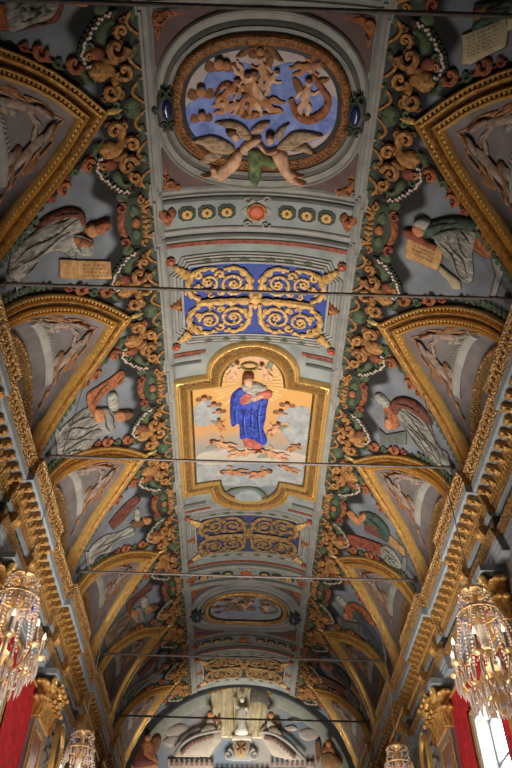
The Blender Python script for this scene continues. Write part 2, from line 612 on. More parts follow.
for sd in (-1, 1):
    crown = struct('trim_%d' % (1 if sd < 0 else 2), band(sd, [(4.44, 9.52), (4.42, 9.47), (4.45, 9.42), (4.50, 9.30), (4.53, 9.16), (4.51, 9.10)]), CARV)
    crown['label'] = 'broken gilded entablature along the %s wall under the vault' % SIDE[sd]
    def pt(name, mb, m, smooth=False, stuff=False):
        o = struct(name, mb, m, crown, smooth)
        if stuff:
            o['kind'] = 'stuff'
        return o
    pt('leaf_moulding', rows(sd, 4.475, 9.32, .15, .055, (.45, .7, 1.6)), GOLD, True, True)
    pt('corona', band(sd, [(4.52, 9.10), (4.52, 8.93), (4.80, 8.90)]), BLUEGREY)
    pt('bed_moulding', band(sd, [(4.76, 8.90), (4.77, 8.80), (4.83, 8.64), (4.85, 8.46), (4.83, 8.42)]), CARV2)
    pt('egg_moulding', rows(sd, 4.81, 8.65, .11, .06, (.5, .7, 1.5)), GOLD2, True, True)
    pt('bed_fillet', band(sd, [(4.84, 8.42), (4.85, 8.34)]), BLUEGREY)
    pt('frieze', band(sd, [(4.90, 8.34), (4.90, 8.06)]), DARKGREEN)
    pt('frieze_leafwork', rows(sd, 4.90, 8.2, .24, .1, (.35, .9, .9)), GOLD, True, True)
    pt('architrave_moulding', band(sd, [(4.78, 8.06), (4.79, 8.0), (4.84, 7.9), (4.85, 7.86)]), CARV2)
    pt('fascia', band(sd, [(4.85, 7.86), (4.86, 7.76), (4.88, 7.76), (4.885, 7.66), (4.90, 7.66), (4.905, 7.55)]), BLUEGREY)
    # modillions: gilded scrolled brackets under the corona
    mod = None
    cnt = 0
    for a, b, pr in SEG:
        n = max(1, int((b-a)/.29))
        for i in range(n):
            y = a+(i+.5)*(b-a)/n
            if y < 4.2:
                continue
            if mod is None:
                mb = MB()
                prof = [(4.58, 8.91), (4.55, 8.87), (4.56, 8.80), (4.61, 8.78), (4.66, 8.81), (4.72, 8.77), (4.80, 8.70), (4.84, 8.72), (4.84, 8.91)]
                mb.loft([[(sd*x, -.05, z) for x, z in prof], [(sd*x, .05, z) for x, z in prof]])
                mb.tube3([(sd*4.60, -.07, 8.82), (sd*4.60, .07, 8.82)], .045, 8)
                mb.tube3([(sd*4.78, -.06, 8.75), (sd*4.78, .06, 8.75)], .04, 8)
                mb.ball((sd*4.66, 0, 8.77), .05, 6, 4, (1.1, .8, .6))
                mod = pt('modillion', mb, GOLD)
                mod.location = (-sd*pr, y, 0)
                continue
            o = mod.copy()
            COL.objects.link(o)
            o.parent = crown
            o.location = (-sd*pr, y, 0)
# ------------------------------------------------------------------ chancel arch and end wall
def arch_curve(hw, rise, n=40, z0=9.4):
    return [(hw*math.sin(-pi/2+pi*i/n), z0+rise*math.cos(-pi/2+pi*i/n)) for i in range(n+1)]
mb = MB()
outer = [(VW*1.02*math.sin(-pi/2+pi*i/40), VH-.3+(VR+.35)*math.cos(-pi/2+pi*i/40)) for i in range(41)]
inner = arch_curve(4.62, 4.28)
n = 41
vsl = []
for y in (ENDY-.03, ENDY+.35):
    vsl += [(x, y, z) for x, z in outer]+[(x, y, z) for x, z in inner]
fs = []
for j in range(n-1):
    fs.append((j, j+1, n+j+1, n+j))
    fs.append((n+j, n+j+1, 3*n+j+1, 3*n+j))
    fs.append((2*n+j, 2*n+j+1, 3*n+j+1, 3*n+j))
mb.add(vsl, fs)
struct('trim_3', mb, mat('dark_arch_ground', '#2f3135', .85, 0, .3, 4), None, True)
EW = 30.5
def wall_end_material():
    m = bpy.data.materials.new('sky_fresco')
    m.use_nodes = True
    nt = m.node_tree
    b = nt.nodes['Principled BSDF']
    b.inputs['Roughness'].default_value = .85
    tc = nt.nodes.new('ShaderNodeTexCoord')
    n = nt.nodes.new('ShaderNodeTexNoise')
    n.inputs['Scale'].default_value = .55
    n.inputs['Detail'].default_value = 6
    r = nt.nodes.new('ShaderNodeValToRGB')
    for i, (p, c) in enumerate([(.42, '#7c8a98'), (.62, '#a8a29c')]):
        r.color_ramp.elements[i].position = p
        r.color_ramp.elements[i].color = (*lin(c), 1)
    nt.links.new(tc.outputs['Object'], n.inputs['Vector'])
    nt.links.new(n.outputs['Fac'], r.inputs['Fac'])
    nt.links.new(r.outputs['Color'], b.inputs['Base Color'])
    return m
mb = MB()
mb.box((-5.2, EW, -1.6), (5.2, EW+.3, 14.2))
struct('wall_end', mb, wall_end_material())
# ------------------------------------------------------------------ iron tie rods
ROD_L = ['dark iron tie rod crossing at the very top before the large near oval fresco',
         'dark iron tie rod crossing in front of the bright blue scroll panel',
         'dark iron tie rod crossing the foot of the painting of the woman in blue',
         'dark iron tie rod just before the small far oval fresco',
         'dark iron tie rod before the last dark scroll panel',
         'farthest dark iron tie rod, crossing the painted end wall']
for k, r in enumerate(ROD):
    t = Thing('tie_rod', ROD_L[k], 'tie rod', (0, r, 10.65), 'iron tie rods across the vault')
    mb = MB()
    mb.tube3([(-4.72, r, 10.65), (0, r, 10.63), (4.72, r, 10.65)], .034, 8)
    t.part('bar', mb, IRON)
    for sd in (-1, 1):
        mb = MB()
        mb.box((sd*4.66, r-.06, 10.55), (sd*4.735, r+.06, 10.74))
        t.part('anchor_plate', mb, IRON, smooth=False)
    for sd in (-1, 1):
        mb = MB()
        mb.tube3([(sd*4.45, r, 10.65), (sd*4.54, r, 10.65)], .055, 8)
        t.part('collar', mb, IRON)
# ------------------------------------------------------------------ gilded lunette frames (built on the right of the near bay, then copied)
def spread(make, label, sides=(1, -1), bays=range(NB), flip=False):
    """make(0) builds the one on the right of the nearest bay; every other is a copy, mirrored across the nave"""
    root = make()
    out = {}
    for k in bays:
        for sd in sides:
            for fl in ((1, -1) if flip else (1,)):
                lab = label(k, sd, fl)
                if k == 0 and sd == 1 and fl == 1:
                    root['label'] = lab
                    out[k, sd, fl] = root
                    continue
                out[k, sd, fl] = dup(root, lab, BAY*k, sd < 0, TIP[0] if fl < 0 else None)
    return out
SS = sorted(set([0.]+[x*j for j in np.linspace(.004, 1, 26) for x in (-1, 1)]))
def frame_pt(s, wd):
    a, b = np.array(g_out(s)), np.array(g_in(s))
    p = a+(b-a)*wd
    return p[0], TIP[0]+p[1]
def frame_loft(prof):
    mb = MB()
    rows_ = []
    for s in SS:
        rows_.append([pq(*frame_pt(s, wd), h) for wd, h in prof])
    return mb.loft(rows_, closed=False)
def frame_beads(wd, h, r, gap):
    mb = MB()
    path = [frame_pt(s, wd) for s in SS]
    beads(mb, path, r, gap, pq, h, False)
    return mb
def make_frame():
    t = Thing('lunette_frame', '', 'frame', pq(36.5*MD, TIP[0]), 'gilded frames of the lunettes')
    DG = mat('dark_gilt_band', '#7a5830', .5, .4, .3, 16, .9, 40, carved=True, second='#33220f')
    t.part('outer_moulding', frame_loft([(0, .003), (0, .09), (.03, .13), (.07, .14), (.11, .10), (.13, .05)]), GOLD2)
    t.part('bead_groove', frame_loft([(.125, .055), (.15, .04), (.21, .04), (.235, .055)]), DG)
    t.part('middle_moulding', frame_loft([(.23, .05), (.25, .11), (.30, .15), (.35, .14), (.39, .09), (.41, .05)]), GOLD)
    t.part('middle_band', frame_loft([(.40, .055), (.43, .045), (.57, .045), (.60, .055)]), DG)
    t.part('inner_moulding', frame_loft([(.59, .05), (.61, .12), (.655, .145), (.70, .10), (.715, .05)]), GOLD2)
    t.part('bead_groove', frame_loft([(.71, .055), (.74, .04), (.82, .04), (.85, .055)]), DG)
    t.part('inner_edge', frame_loft([(.845, .05), (.86, .12), (.91, .14), (.96, .09), (1, .03), (1.0, -.12)]), GOLD2)
    t.part('bead_row', frame_beads(.18, .035, .036, .09), GOLD2)
    t.part('bead_row', frame_beads(.78, .035, .04, .09), GOLD2)
    mb = MB()
    p0 = 36.5*MD
    stroke(mb, [(p0+.03, TIP[0]), (p0-.08, TIP[0]), (p0-.2, TIP[0]+.01), (p0-.3, TIP[0])], [.05, .06, .045, .012], h=.02)
    t.part('tip_leaf', mb, GOLD2)
    return t.o
FRM = spread(make_frame, lambda k, sd, fl: 'gilded pointed lunette frame, on the %s of %s' % (SIDE[sd], BAYN[k]))
W0 = web(1, 0)
def make_arch():
    mb = MB()
    rings = []
    for i in range(33):
        s = -1+2*i/32
        ring = []
        for a, x in ((0, 5.0), (0, 4.90), (.05, 4.86), (.12, 4.87), (.15, 4.92), (.15, 5.03)):
            sc = 1-a/1.5
            ring.append((x, TIP[0]+1.50*sc*math.sin(s*pi/2), 9.75+(1.58*sc)*math.cos(s*pi/2)))
        rings.append(ring)
    mb.loft(rings, closed=False)
    t = Thing('wall_arch', '', 'arch', (4.95, TIP[0], 11.3), 'gilded arches at the lunette walls')
    t.part('arch_moulding', mb, CARV2)
    mb = MB()
    for i in range(28):
        s = -1+2*(i+.5)/28
        mb.ball((4.86, TIP[0]+1.42*math.sin(s*pi/2), 9.75+1.49*math.cos(s*pi/2)), .045, 5, 3, (.6, 1, 1))
    t.part('flower_row', mb, GOLD)
    return t.o
spread(make_arch, lambda k, sd, fl: 'narrow gilded wall arch in the lunette %s of %s' % (SIDE[sd], BAYN[k]))
def make_ledge():
    def cc(P, d):       # a true arc, a little way in from the wall arch
        D = (W0(P, 0)-W0(P, 1.7)).length
        return 1.7*(1-(d-.16*P*P)/D)
    mb = MB()
    rings = []
    for i in range(19):
        P = -.54+1.08*i/18
        rings.append([W0(P, cc(P, .62), .004), W0(P, cc(P, .62), .05), W0(P, cc(P, .58), .08), W0(P, cc(P, .46), .08), W0(P, cc(P, .42), .05), W0(P, cc(P, .42), .004)])
    mb.loft(rings, closed=True)
    t = Thing('painted_ledge', '', 'ledge', W0(0, 1.25), 'grey curved ledges in the lunettes')
    t.part('ledge', mb, STONE_L)
    mb = MB()
    for i in range(24):
        P = -.53+1.06*i/23
        blob(mb, P, cc(P, .655), .024, W0, .02)
    t.part('dentil_row', mb, STONE)
    return t.o
spread(make_ledge, lambda k, sd, fl: 'pale grey curved ledge in the lunette %s of %s' % (SIDE[sd], BAYN[k]))
def make_ribbon():
    half = [(0, .22), (.1, .3), (.16, .2), (.28, .3), (.22, .42), (.42, .42), (.38, .58), (.56, .58), (.52, .76), (.70, .72), (.67, .9), (.82, .9), (.80, 1.08)]
    path = [(-x, y) for x, y in half[::-1]]+half[1:]
    P = catmull(path, False, 4)
    mb = MB()
    rr = [.03+.016*math.sin(i*.9) for i in range(len(P))]
    rr[0] = rr[-1] = .01
    stroke(mb, P, rr, W0, .01, 6, .5)
    return single('painted_ribbon', mb, mat('ribbon_paint', '#a87850', .8, 0, .3, 8, second='#6e4628'), '', 'ribbon', W0(0, .3), 'curling ribbons painted in the lunettes')
spread(make_ribbon, lambda k, sd, fl: 'curling orange ribbon round the putti %s of %s' % (SIDE[sd], BAYN[k]))
def body_chain(mb, segs, mp, h=.01):
    for pts, rr in segs:
        P = catmull(pts, False, 3)
        R = list(np.interp(np.linspace(0, 1, len(P)), np.linspace(0, 1, len(rr)), rr))
        stroke(mb, P, R, mp, h, 7, .55)
def make_putto(c, fl, rot):
    """a small winged child seen from the side, one continuous body"""
    def T(x, y):
        a = rad(rot)
        x *= fl
        return (c[0]+1.05*(x*math.cos(a)-y*math.sin(a)), c[1]+1.05*(x*math.sin(a)+y*math.cos(a)))
    t = Thing('painted_putto', '', 'putto', W0(*c), 'putti painted in the lunettes')
    mb = MB()
    body_chain(mb, [([T(0, -.3), T(.01, -.17), T(.0, 0), T(.02, .12)], [.05, .085, .09, .085]),
                    ([T(.02, .1), T(.13, .17), T(.12, .3), T(.15, .42)], [.07, .065, .045, .025]),
                    ([T(-.01, .1), T(-.08, .24), T(-.02, .36), T(-.06, .46)], [.07, .06, .045, .025]),
                    ([T(.03, -.17), T(.16, -.14), T(.26, -.24)], [.045, .038, .024]),
                    ([T(-.03, -.17), T(-.15, -.08), T(-.17, .04)], [.045, .038, .024])], W0)
    blob(mb, *T(.02, -.36), .075, W0, .02, 1.1, .8, 9, 5)
    b = t.part('body', mb, mat('dusky_flesh_paint', '#9a8476', .85, 0, .2, 8, second='#665449'))
    mb = MB()
    blob(mb, *T(-.0, -.41), .07, W0, .04, .8, .7, 8, 4)
    t.part('hair', mb, HAIR)
    mb = MB()
    relief(mb, [T(-.06, -.16), T(-.22, -.36), T(-.36, -.38), T(-.3, -.22), T(-.24, -.1), T(-.1, -.06)], W0, .01, .04)
    t.part('wing', mb, BROWN)
    mb = MB()
    relief(mb, [T(-.1, .06), T(.12, .02), T(.2, .14), T(.05, .2), T(-.14, .2), T(-.26, .12)], W0, .03, .06)
    t.part('sash', mb, MATS['grey_robe_paint'] if fl > 0 else BROWN)
    return t.o
spread(lambda: make_putto((-.27, .70), 1, 20), lambda k, sd, fl: 'nearer winged putto, grey sash, in the lunette %s of %s' % (SIDE[sd], BAYN[k]))
spread(lambda: make_putto((.27, .72), -1, -28), lambda k, sd, fl: 'farther winged putto, brown sash, in the lunette %s of %s' % (SIDE[sd], BAYN[k]))
# ------------------------------------------------------------------ scrollwork borders, traced on the right of the nearest bay
def tr0(*pts):
    return trace(pts, 350, 100, 3.84)
def volute(mb, c, r, a0, turns=1.25, th=.5, h=.02, flip=1):
    """a curled acanthus leaf: thick outside, rolled into an eye"""
    n = 16
    P = spiral(c[0], c[1], r, r*.18, a0, a0+flip*360*turns, n)
    R = [r*th*.72*(.5+.5*math.sin(pi*min(1, .25+i/n))) for i in range(n)]
    stroke(mb, P, R, pq, h, 6, 1.)
    blob(mb, c[0], c[1], r*.2, pq, h+.02, 1, 1.)
    for i in range(7):      # leaf lobes round the outside of the curl
        a = rad(a0+flip*(10+i*38))
        e = r*(1.12-.075*i)
        blob(mb, c[0]+e*math.cos(a), c[1]+e*math.sin(a), r*(.3-.02*i), pq, h*.3, 1, .55, 6, 3)
HALF = {1: 'farther', -1: 'nearer'}
def make_cluster():
    t = Thing('acanthus_cluster', '', 'acanthus', pq(*tr0((190, 220))[0]), 'acanthus scrolls along the vault border')
    for (x, y), r, a, fl, m in (((218, 150), .17, 150, 1, OCHRE), ((150, 198), .16, 0, -1, OCHRE), ((160, 278), .2, 180, 1, TAN), ((128, 320), .13, -60, 1, OCHRE), ((185, 132), .12, 90, -1, TAN), ((122, 245), .09, 30, 1, TAN), ((255, 285), .09, 200, -1, OCHRE), ((118, 350), .07, 120, 1, TAN)):
        mb = MB()
        volute(mb, tr0((x, y))[0], r, a, 1.2, .5, .02, fl)
        t.part('volute', mb, m)
    rnd = random.Random(5)
    for i in range(9):      # smaller dark curls filling the ground between the large ones
        x, y = rnd.uniform(125, 265), 90+i*38+rnd.uniform(-10, 10)
        mb = MB()
        volute(mb, tr0((x, y))[0], rnd.uniform(.06, .09), rnd.uniform(0, 360), 1.1, .6, .0, rnd.choice((-1, 1)))
        t.part('small_curl', mb, mat('dark_brown_acanthus', '#7a4c28', .8, 0, .3, 11, .2, 30, second='#3a2110') if i % 3 else GREEN)
    for pts, m in (([(178, 120), (205, 160), (200, 195), (240, 190), (272, 225), (255, 262), (205, 255), (180, 225), (170, 170)], OCHRE),
                   ([(170, 225), (215, 250), (205, 270), (160, 250)], TAN)):
        mb = MB()
        relief(mb, tr0(*pts), pq, .02, .1)
        t.part('leaf', mb, m, label='broad ochre leaf' if m is OCHRE else None)
    for pts in ([(205, 262), (240, 268), (252, 295), (232, 312), (200, 290)], [(165, 118), (185, 100), (195, 118), (178, 130)]):
        mb = MB()
        relief(mb, tr0(*pts), pq, .02, .06)
        t.part('bud', mb, RED, label='brick red bud')
    for pts in ([(190, 300), (215, 325), (190, 365), (150, 370), (135, 345), (165, 340)], [(255, 195), (290, 205), (300, 250), (280, 280), (275, 235)], [(120, 60), (150, 45), (185, 70), (165, 100), (135, 100)], [(150, 385), (190, 385), (195, 410), (175, 428), (152, 415)]):
        mb = MB()
        relief(mb, tr0(*pts), pq, .01, .07, folds=.015)
        t.part('green_leaf', mb, GREEN)
    return t.o
CL = spread(make_cluster, lambda k, sd, fl: 'ochre acanthus scroll cluster in the %s half-border %s of %s' % (HALF[fl], SIDE[sd], BAYN[k]), flip=True)
def make_festoon():
    P = catmull(tr0((262, 245), (280, 290), (265, 325), (225, 355), (180, 378), (130, 378)), False, 6)
    t = Thing('flower_festoon', '', 'festoon', pq(*P[12]), 'flower festoons along the vault border')
    mb = MB()
    stroke(mb, P, [.045]*len(P), pq, .01, 6, .7)
    for i in range(2, len(P)-1, 2):
        for s in (-1, 1):
            blob(mb, P[i][0]+s*.05, P[i][1]+.02*s, .045, pq, .01, 1, .6, 5, 3)
    t.part('garland', mb, GREEN_D)
    for m, o in ((WHITE, 0), (PINK, 1)):
        mb = MB()
        for i in range(2+o, len(P)-3, 2):
            blob(mb, P[i][0]+.02*math.sin(i*5), P[i][1]+.02*math.cos(i*3), .034, pq, .06, 1, .7, 6, 3)
        t.part('white_flowers' if m is WHITE else 'pink_flowers', mb, m)
    return t.o
spread(make_festoon, lambda k, sd, fl: 'white flower festoon in the %s half-border %s of %s' % (HALF[fl], SIDE[sd], BAYN[k]), flip=True)
def make_trail():
    t = Thing('leaf_trail', '', 'leaf trail', pq(*tr0((330, 300))[0]), 'leaf trails beside the lunette frames')
    for (x, y), r, a_, fl, m, nm in (((312, 292), .15, 200, 1, ORANGE, 'orange_curl'), ((360, 322), .1, 30, -1, GREEN, 'green_curl'), ((402, 388), .15, 190, 1, ORANGE, 'orange_curl'), ((440, 430), .09, 20, -1, RED, 'red_curl')):
        mb = MB()
        c = tr0((x, y))[0]
        volute(mb, c, r, a_, 1.15, .55, .01, fl)
        relief(mb, [(c[0]+r*u, c[1]+r*v) for u, v in ((-1.5, -1.6), (-.7, -1.5), (.3, -1.0), (.7, -.2), (.2, .1), (-.6, -.5), (-1.2, -.9))], pq, .006, .05)
        t.part(nm, mb, m)
    mb = MB()
    relief(mb, tr0((372, 335), (395, 340), (402, 368), (380, 362)), pq, .01, .05)
    t.part('bud', mb, RED)
    mb = MB()
    for i in range(9):
        tt = 62+i*2.1
        a = np.interp(tt, *GO)
        blob(mb, (tt-1.5)*MD, TIP[0]+a+.12, .075, pq, .01, 1.2, .6, 6, 3)
    t.part('leaf_rope', mb, GREEN)
    return t.o
spread(make_trail, lambda k, sd, fl: 'orange leaf trail by the %s frame leg %s of %s' % (HALF[fl], SIDE[sd], BAYN[k]), flip=True)
ROD_N = ['at the top of the vault', 'before the blue scroll panel', 'before the blue-robed woman', 'beyond the blue-robed woman', 'before the far oval', 'beyond the far oval']
def make_cartouche():
    q0 = ROD[1]
    def L(x, y):
        return (28.8*MD+x, q0+y)
    t = Thing('scroll_cartouche', '', 'cartouche', pq(*L(.3, 0)), 'basket cartouches along the vault border')
    mb = MB()
    relief(mb, [L(.05, -.5), L(.25, -.56), L(.5, -.48), L(.56, 0), L(.5, .48), L(.25, .56), L(.05, .5), L(.0, 0)], pq, .01, .03)
    t.part('ground', mb, GREEN_D)
    for s in (-1, 1):
        mb = MB()
        volute(mb, L(.6, .4*s), .12, 90*s, 1.2, .5, .03, s)
        t.part('volute', mb, RED)
        mb = MB()
        volute(mb, L(.12, .5*s), .09, 90*s, 1.1, .5, .03, -s)
        t.part('volute', mb, OCHRE)
        mb = MB()
        relief(mb, [L(.2, .2*s), L(.36, .12*s), L(.44, .26*s), L(.34, .42*s), L(.22, .36*s)], pq, .03, .07, folds=.015)
        t.part('green_leaf', mb, GREEN)
    mb = MB()
    relief(mb, [L(.5, -.3), L(.66, -.24), L(.7, 0), L(.66, .24), L(.5, .3), L(.56, 0)], pq, .03, .07)
    t.part('side_scroll', mb, ORANGE)
    mb = MB()
    for i in range(7):
        y = -.36+.12*i
        stroke(mb, [L(-.04, y), L(.06, y+.02), L(.16, y)], [.03, .05, .03], pq, .02)
    t.part('ribbing', mb, TAN)
    mb = MB()
    blob(mb, *L(.3, 0), .1, pq, .02, 1.3)
    t.part('boss', mb, ORANGE)
    return t.o
cart = make_cartouche()
for k in range(NB):
    for sd in (1, -1):
        lab = 'red and ochre basket cartouche, %s border, %s' % (SIDE[sd], ROD_N[k])
        if k == 1 and sd == 1:
            cart['label'] = lab
        else:
            dup(cart, lab, BAY*(k-1), sd < 0)
def make_loops():
    """tan half rings and twisting green leaves between the scrollwork and the grey strip"""
    t = Thing('ring_garland', '', 'garland', pq(27.5*MD, TIP[0]+1), 'ring garlands along the grey strip')
    for j in range(4):
        q = TIP[0]+.05+j*.6
        mb = MB()
        stroke(mb, [(27.6*MD-.02+.22*math.sin(pi*i/8), q+.02+.46*i/8) for i in range(9)], [.022+.014*math.sin(pi*i/8) for i in range(9)], pq, .01)
        t.part('half_ring', mb, OCHRE)
        mb = MB()
        q += .34
        relief(mb, [(27.7*MD, q), (28.4*MD, q-.1), (29.3*MD, q+.02), (28.6*MD, q+.16), (28.1*MD, q+.24), (27.7*MD, q+.12)], pq, .01, .05, folds=.012)
        t.part('green_leaf', mb, GREEN)
    return t.o
spread(make_loops, lambda k, sd, fl: 'tan half-ring and green leaf edging, %s half, %s of %s' % (HALF[fl], SIDE[sd], BAYN[k]), flip=True)
# ------------------------------------------------------------------ grey mouldings of the crown strip (trompe-l'oeil stone)
def fillet(path, prof, name='trim_4', m=STONE_L, mp=pq, closed=False, parent=None):
    mb = MB()
    sweep(mb, path, prof, mp, closed)
    return struct(name, mb, m, parent or vault, True)
FP = [(-.05, .0), (-.05, .03), (-.02, .05), (.02, .05), (.05, .02), (.05, .0)]
FPW = [(-.11, .0), (-.11, .04), (-.06, .07), (-.03, .03), (.03, .03), (.06, .06), (.11, .03), (.11, .0)]
def cross(q, hw=2.06, n=40):
    return [(-hw+2*hw*i/n, q) for i in range(n+1)]
for k in (0, 2, 4):     # cross mouldings by the ovals and by the painting
    c = TIP[k]
    for s in (-1, 1):
        for d, pr, m in ((1.86, FPW, STONE), (2.05, FP, STONE_D), (2.78, FP, STONE_L), (2.95, FP, STONE_D)) if k != 2 else ((3.1, FP, STONE), (2.9, FP, STONE_D)):
            if k == 2:
                for sd in (-1, 1):
                    fillet([(sd*p, q) for p, q in cross(c+s*d) if p > 1.32], pr, m=m)
                continue
            fillet(cross(c+s*d), pr, m=m)
        if -1 < c+s*3.14 < ENDY:
            for sd in ((0,) if k != 2 else (-1, 1)):       # brick red band
                mb = MB()
                P = cross(c+s*(3.13 if k != 2 else 3.22), 2.02)
                sweep(mb, P if not sd else [(sd*p, q) for p, q in P if p > 1.2], [(-.05, 0), (-.05, .03), (.05, .03), (.05, 0)], closed=False)
                struct('trim_5', mb, RED, vault)
for sd in (-1, 1):          # stepped ledge along each edge of the strip
    for p0, pr, m in ((2.15, FPW, STONE),):
        path = []
        for k in range(NB):
            c = TIP[k]
            for dy, j in ((-2.35, .0), (-1.95, .0), (-1.95, .07), (-1.7, .07), (-1.7, 0.), (1.7, 0.), (1.7, .07), (1.95, .07), (1.95, .0), (2.35, .0)):
                if k % 2 == 0 or True:
                    path.append((sd*(p0+j), c+dy))
        fillet(path, pr, m=m)
# ------------------------------------------------------------------ oval frescoes
def superell(ax, ay, n=64, e=2.5, c=(0, 0)):
    out = []
    for i in range(n):
        a = 2*pi*i/n
        ca, sa = math.cos(a), math.sin(a)
        out.append((c[0]+ax*math.copysign(abs(ca)**(2/e), ca), c[1]+ay*math.copysign(abs(sa)**(2/e), sa)))
    return out
OC = 4.87
def tA(*pts):
    return trace(pts, 170, 30, 4.8)
def tB(*pts):
    return trace(pts, 250, 30, 4.8)
def local(P):
    return [(p+.02, q-OC) for p, q in P]
def child(t, c, ang, sc, flx=1, wings=True, m=None, mp=pq, h=.05, hair=None, wing=None):
    """one small flying child of a painting: body in one piece, hair, wing"""
    m = m or SKIN
    a = rad(ang)
    def T(x, y):
        x *= flx
        return (c[0]+sc*(x*math.cos(a)-y*math.sin(a)), c[1]+sc*(x*math.sin(a)+y*math.cos(a)))
    mb = MB()
    for pts, rr in (([T(0, -.3), T(.01, -.17), T(0, 0), T(.02, .14)], [.05, .095, .1, .09]), ([T(.02, .1), T(.13, .18), T(.12, .32), T(.16, .44)], [.075, .07, .05, .025]),
                    ([T(-.01, .1), T(-.08, .25), T(-.03, .37), T(-.07, .48)], [.075, .065, .05, .025]), ([T(.03, -.17), T(.17, -.14), T(.28, -.26)], [.05, .042, .025]), ([T(-.03, -.17), T(-.16, -.08), T(-.2, .04)], [.05, .042, .025])):
        P = catmull(pts, False, 3)
        stroke(mb, P, list(np.interp(np.linspace(0, 1, len(P)), np.linspace(0, 1, len(rr)), np.array(rr)*sc)), mp, h, 7, .4)
    blob(mb, *T(0, -.37), .09*sc, mp, h, 1.1, .7, 9, 5)
    b = t.part('child_figure', mb, m)
    mb = MB()
    blob(mb, *T(0, -.42), .085*sc, mp, h+.01, .8, .72, 8, 4)
    t.part('hair', mb, hair or HAIR, b)
    if wings:
        mb = MB()
        relief(mb, [T(-.05, -.16), T(-.2, -.36), T(-.38, -.42), T(-.34, -.26), T(-.24, -.1), T(-.1, -.04)], mp, h-.01, .03, True, .04)
        t.part('wing', mb, wing or mat('grey_green_wing_paint', '#7c8070', .75, 0, .3, 7), b)
def cherub(t, e, sc, m, wm, mp=pq, h=.03):
    mb = MB()
    blob(mb, e[0], e[1], .1*sc, mp, h, 1.1, .6, 9, 5)
    hd = t.part('cherub_head', mb, m)
    mb = MB()
    blob(mb, e[0], e[1]-.06*sc, .09*sc, mp, h+.01, .7, .6, 8, 4)
    t.part('hair', mb, HAIR, hd)
    mb = MB()
    relief(mb, [(e[0]+sc*x, e[1]+sc*y) for x, y in ((-.05, .02), (-.2, -.05), (-.27, .1), (-.16, .17), (-.05, .13), (.06, .13), (.18, .16), (.26, .08), (.2, -.06), (.05, .03))], mp, h-.01, .03, True, .05)
    t.part('wings', mb, wm, hd)
OVF = [  # painted shapes of the oval, in surface metres about its centre
    ('cloth', tA((330, 412), (380, 388), (445, 390), (420, 418), (360, 425)), TAN),
    ('drapery', tA((200, 325), (215, 285), (240, 248), (275, 238), (312, 260), (325, 290), (300, 285), (275, 262), (245, 275), (228, 310)), ORANGE),
    ('crest', [on_vault(x, y) for x, y in ((234, 57), (240, 50), (247, 44.5), (259, 43), (271, 44.5), (277, 52), (283, 62), (271, 57), (266, 49), (259, 56), (252, 49), (244, 56))], BROWN),
    ('cloth', tB((-40, 372), (20, 385), (100, 385), (150, 392), (90, 404), (0, 402)), TAN),
    ('wing', tB((315, 240), (340, 222), (380, 232), (350, 255)), TAN),
]
OVC = [(tA((372, 300))[0], 15, .95, 1, False, SKIN_O), (tA((418, 300))[0], -30, .95, -1, False, SKIN_P), (tA((268, 300))[0], 40, .75, 1, False, SKIN_O), (tA((285, 365))[0], 75, .75, -1, True, SKIN), (tA((345, 215))[0], 150, .6, 1, True, SKIN_P),
       (tA((445, 200))[0], -15, .7, -1, True, SKIN), (tB((85, 250))[0], 35, .65, 1, True, SKIN_P), (tB((60, 340))[0], -70, .9, 1, False, SKIN_O), (tB((262, 325))[0], 8, .85, 1, True, SKIN_P), (tB((272, 172))[0], 75, .7, 1, True, SKIN_O)]
OVH = [(tA((228, 158))[0], 1., SKIN_O), (tA((262, 165))[0], .8, SKIN_O), (tA((142, 290))[0], 1.0, SKIN_O), (tA((145, 408))[0], .85, SKIN_O), (on_vault(259, 51), .8, SKIN_O)]
BANNER = tB((295, 215), (345, 285), (372, 335), (352, 390), (290, 425), (232, 412), (205, 362), (192, 325))
BLUEA = [on_vault(x, y) for x, y in ((186, 128), (184, 108), (199, 95), (205, 75), (222, 66), (240, 62), (258, 68), (275, 66), (292, 62), (308, 73), (318, 90), (334, 97), (338, 112), (330, 130), (310, 142), (280, 150), (240, 150), (205, 142))]
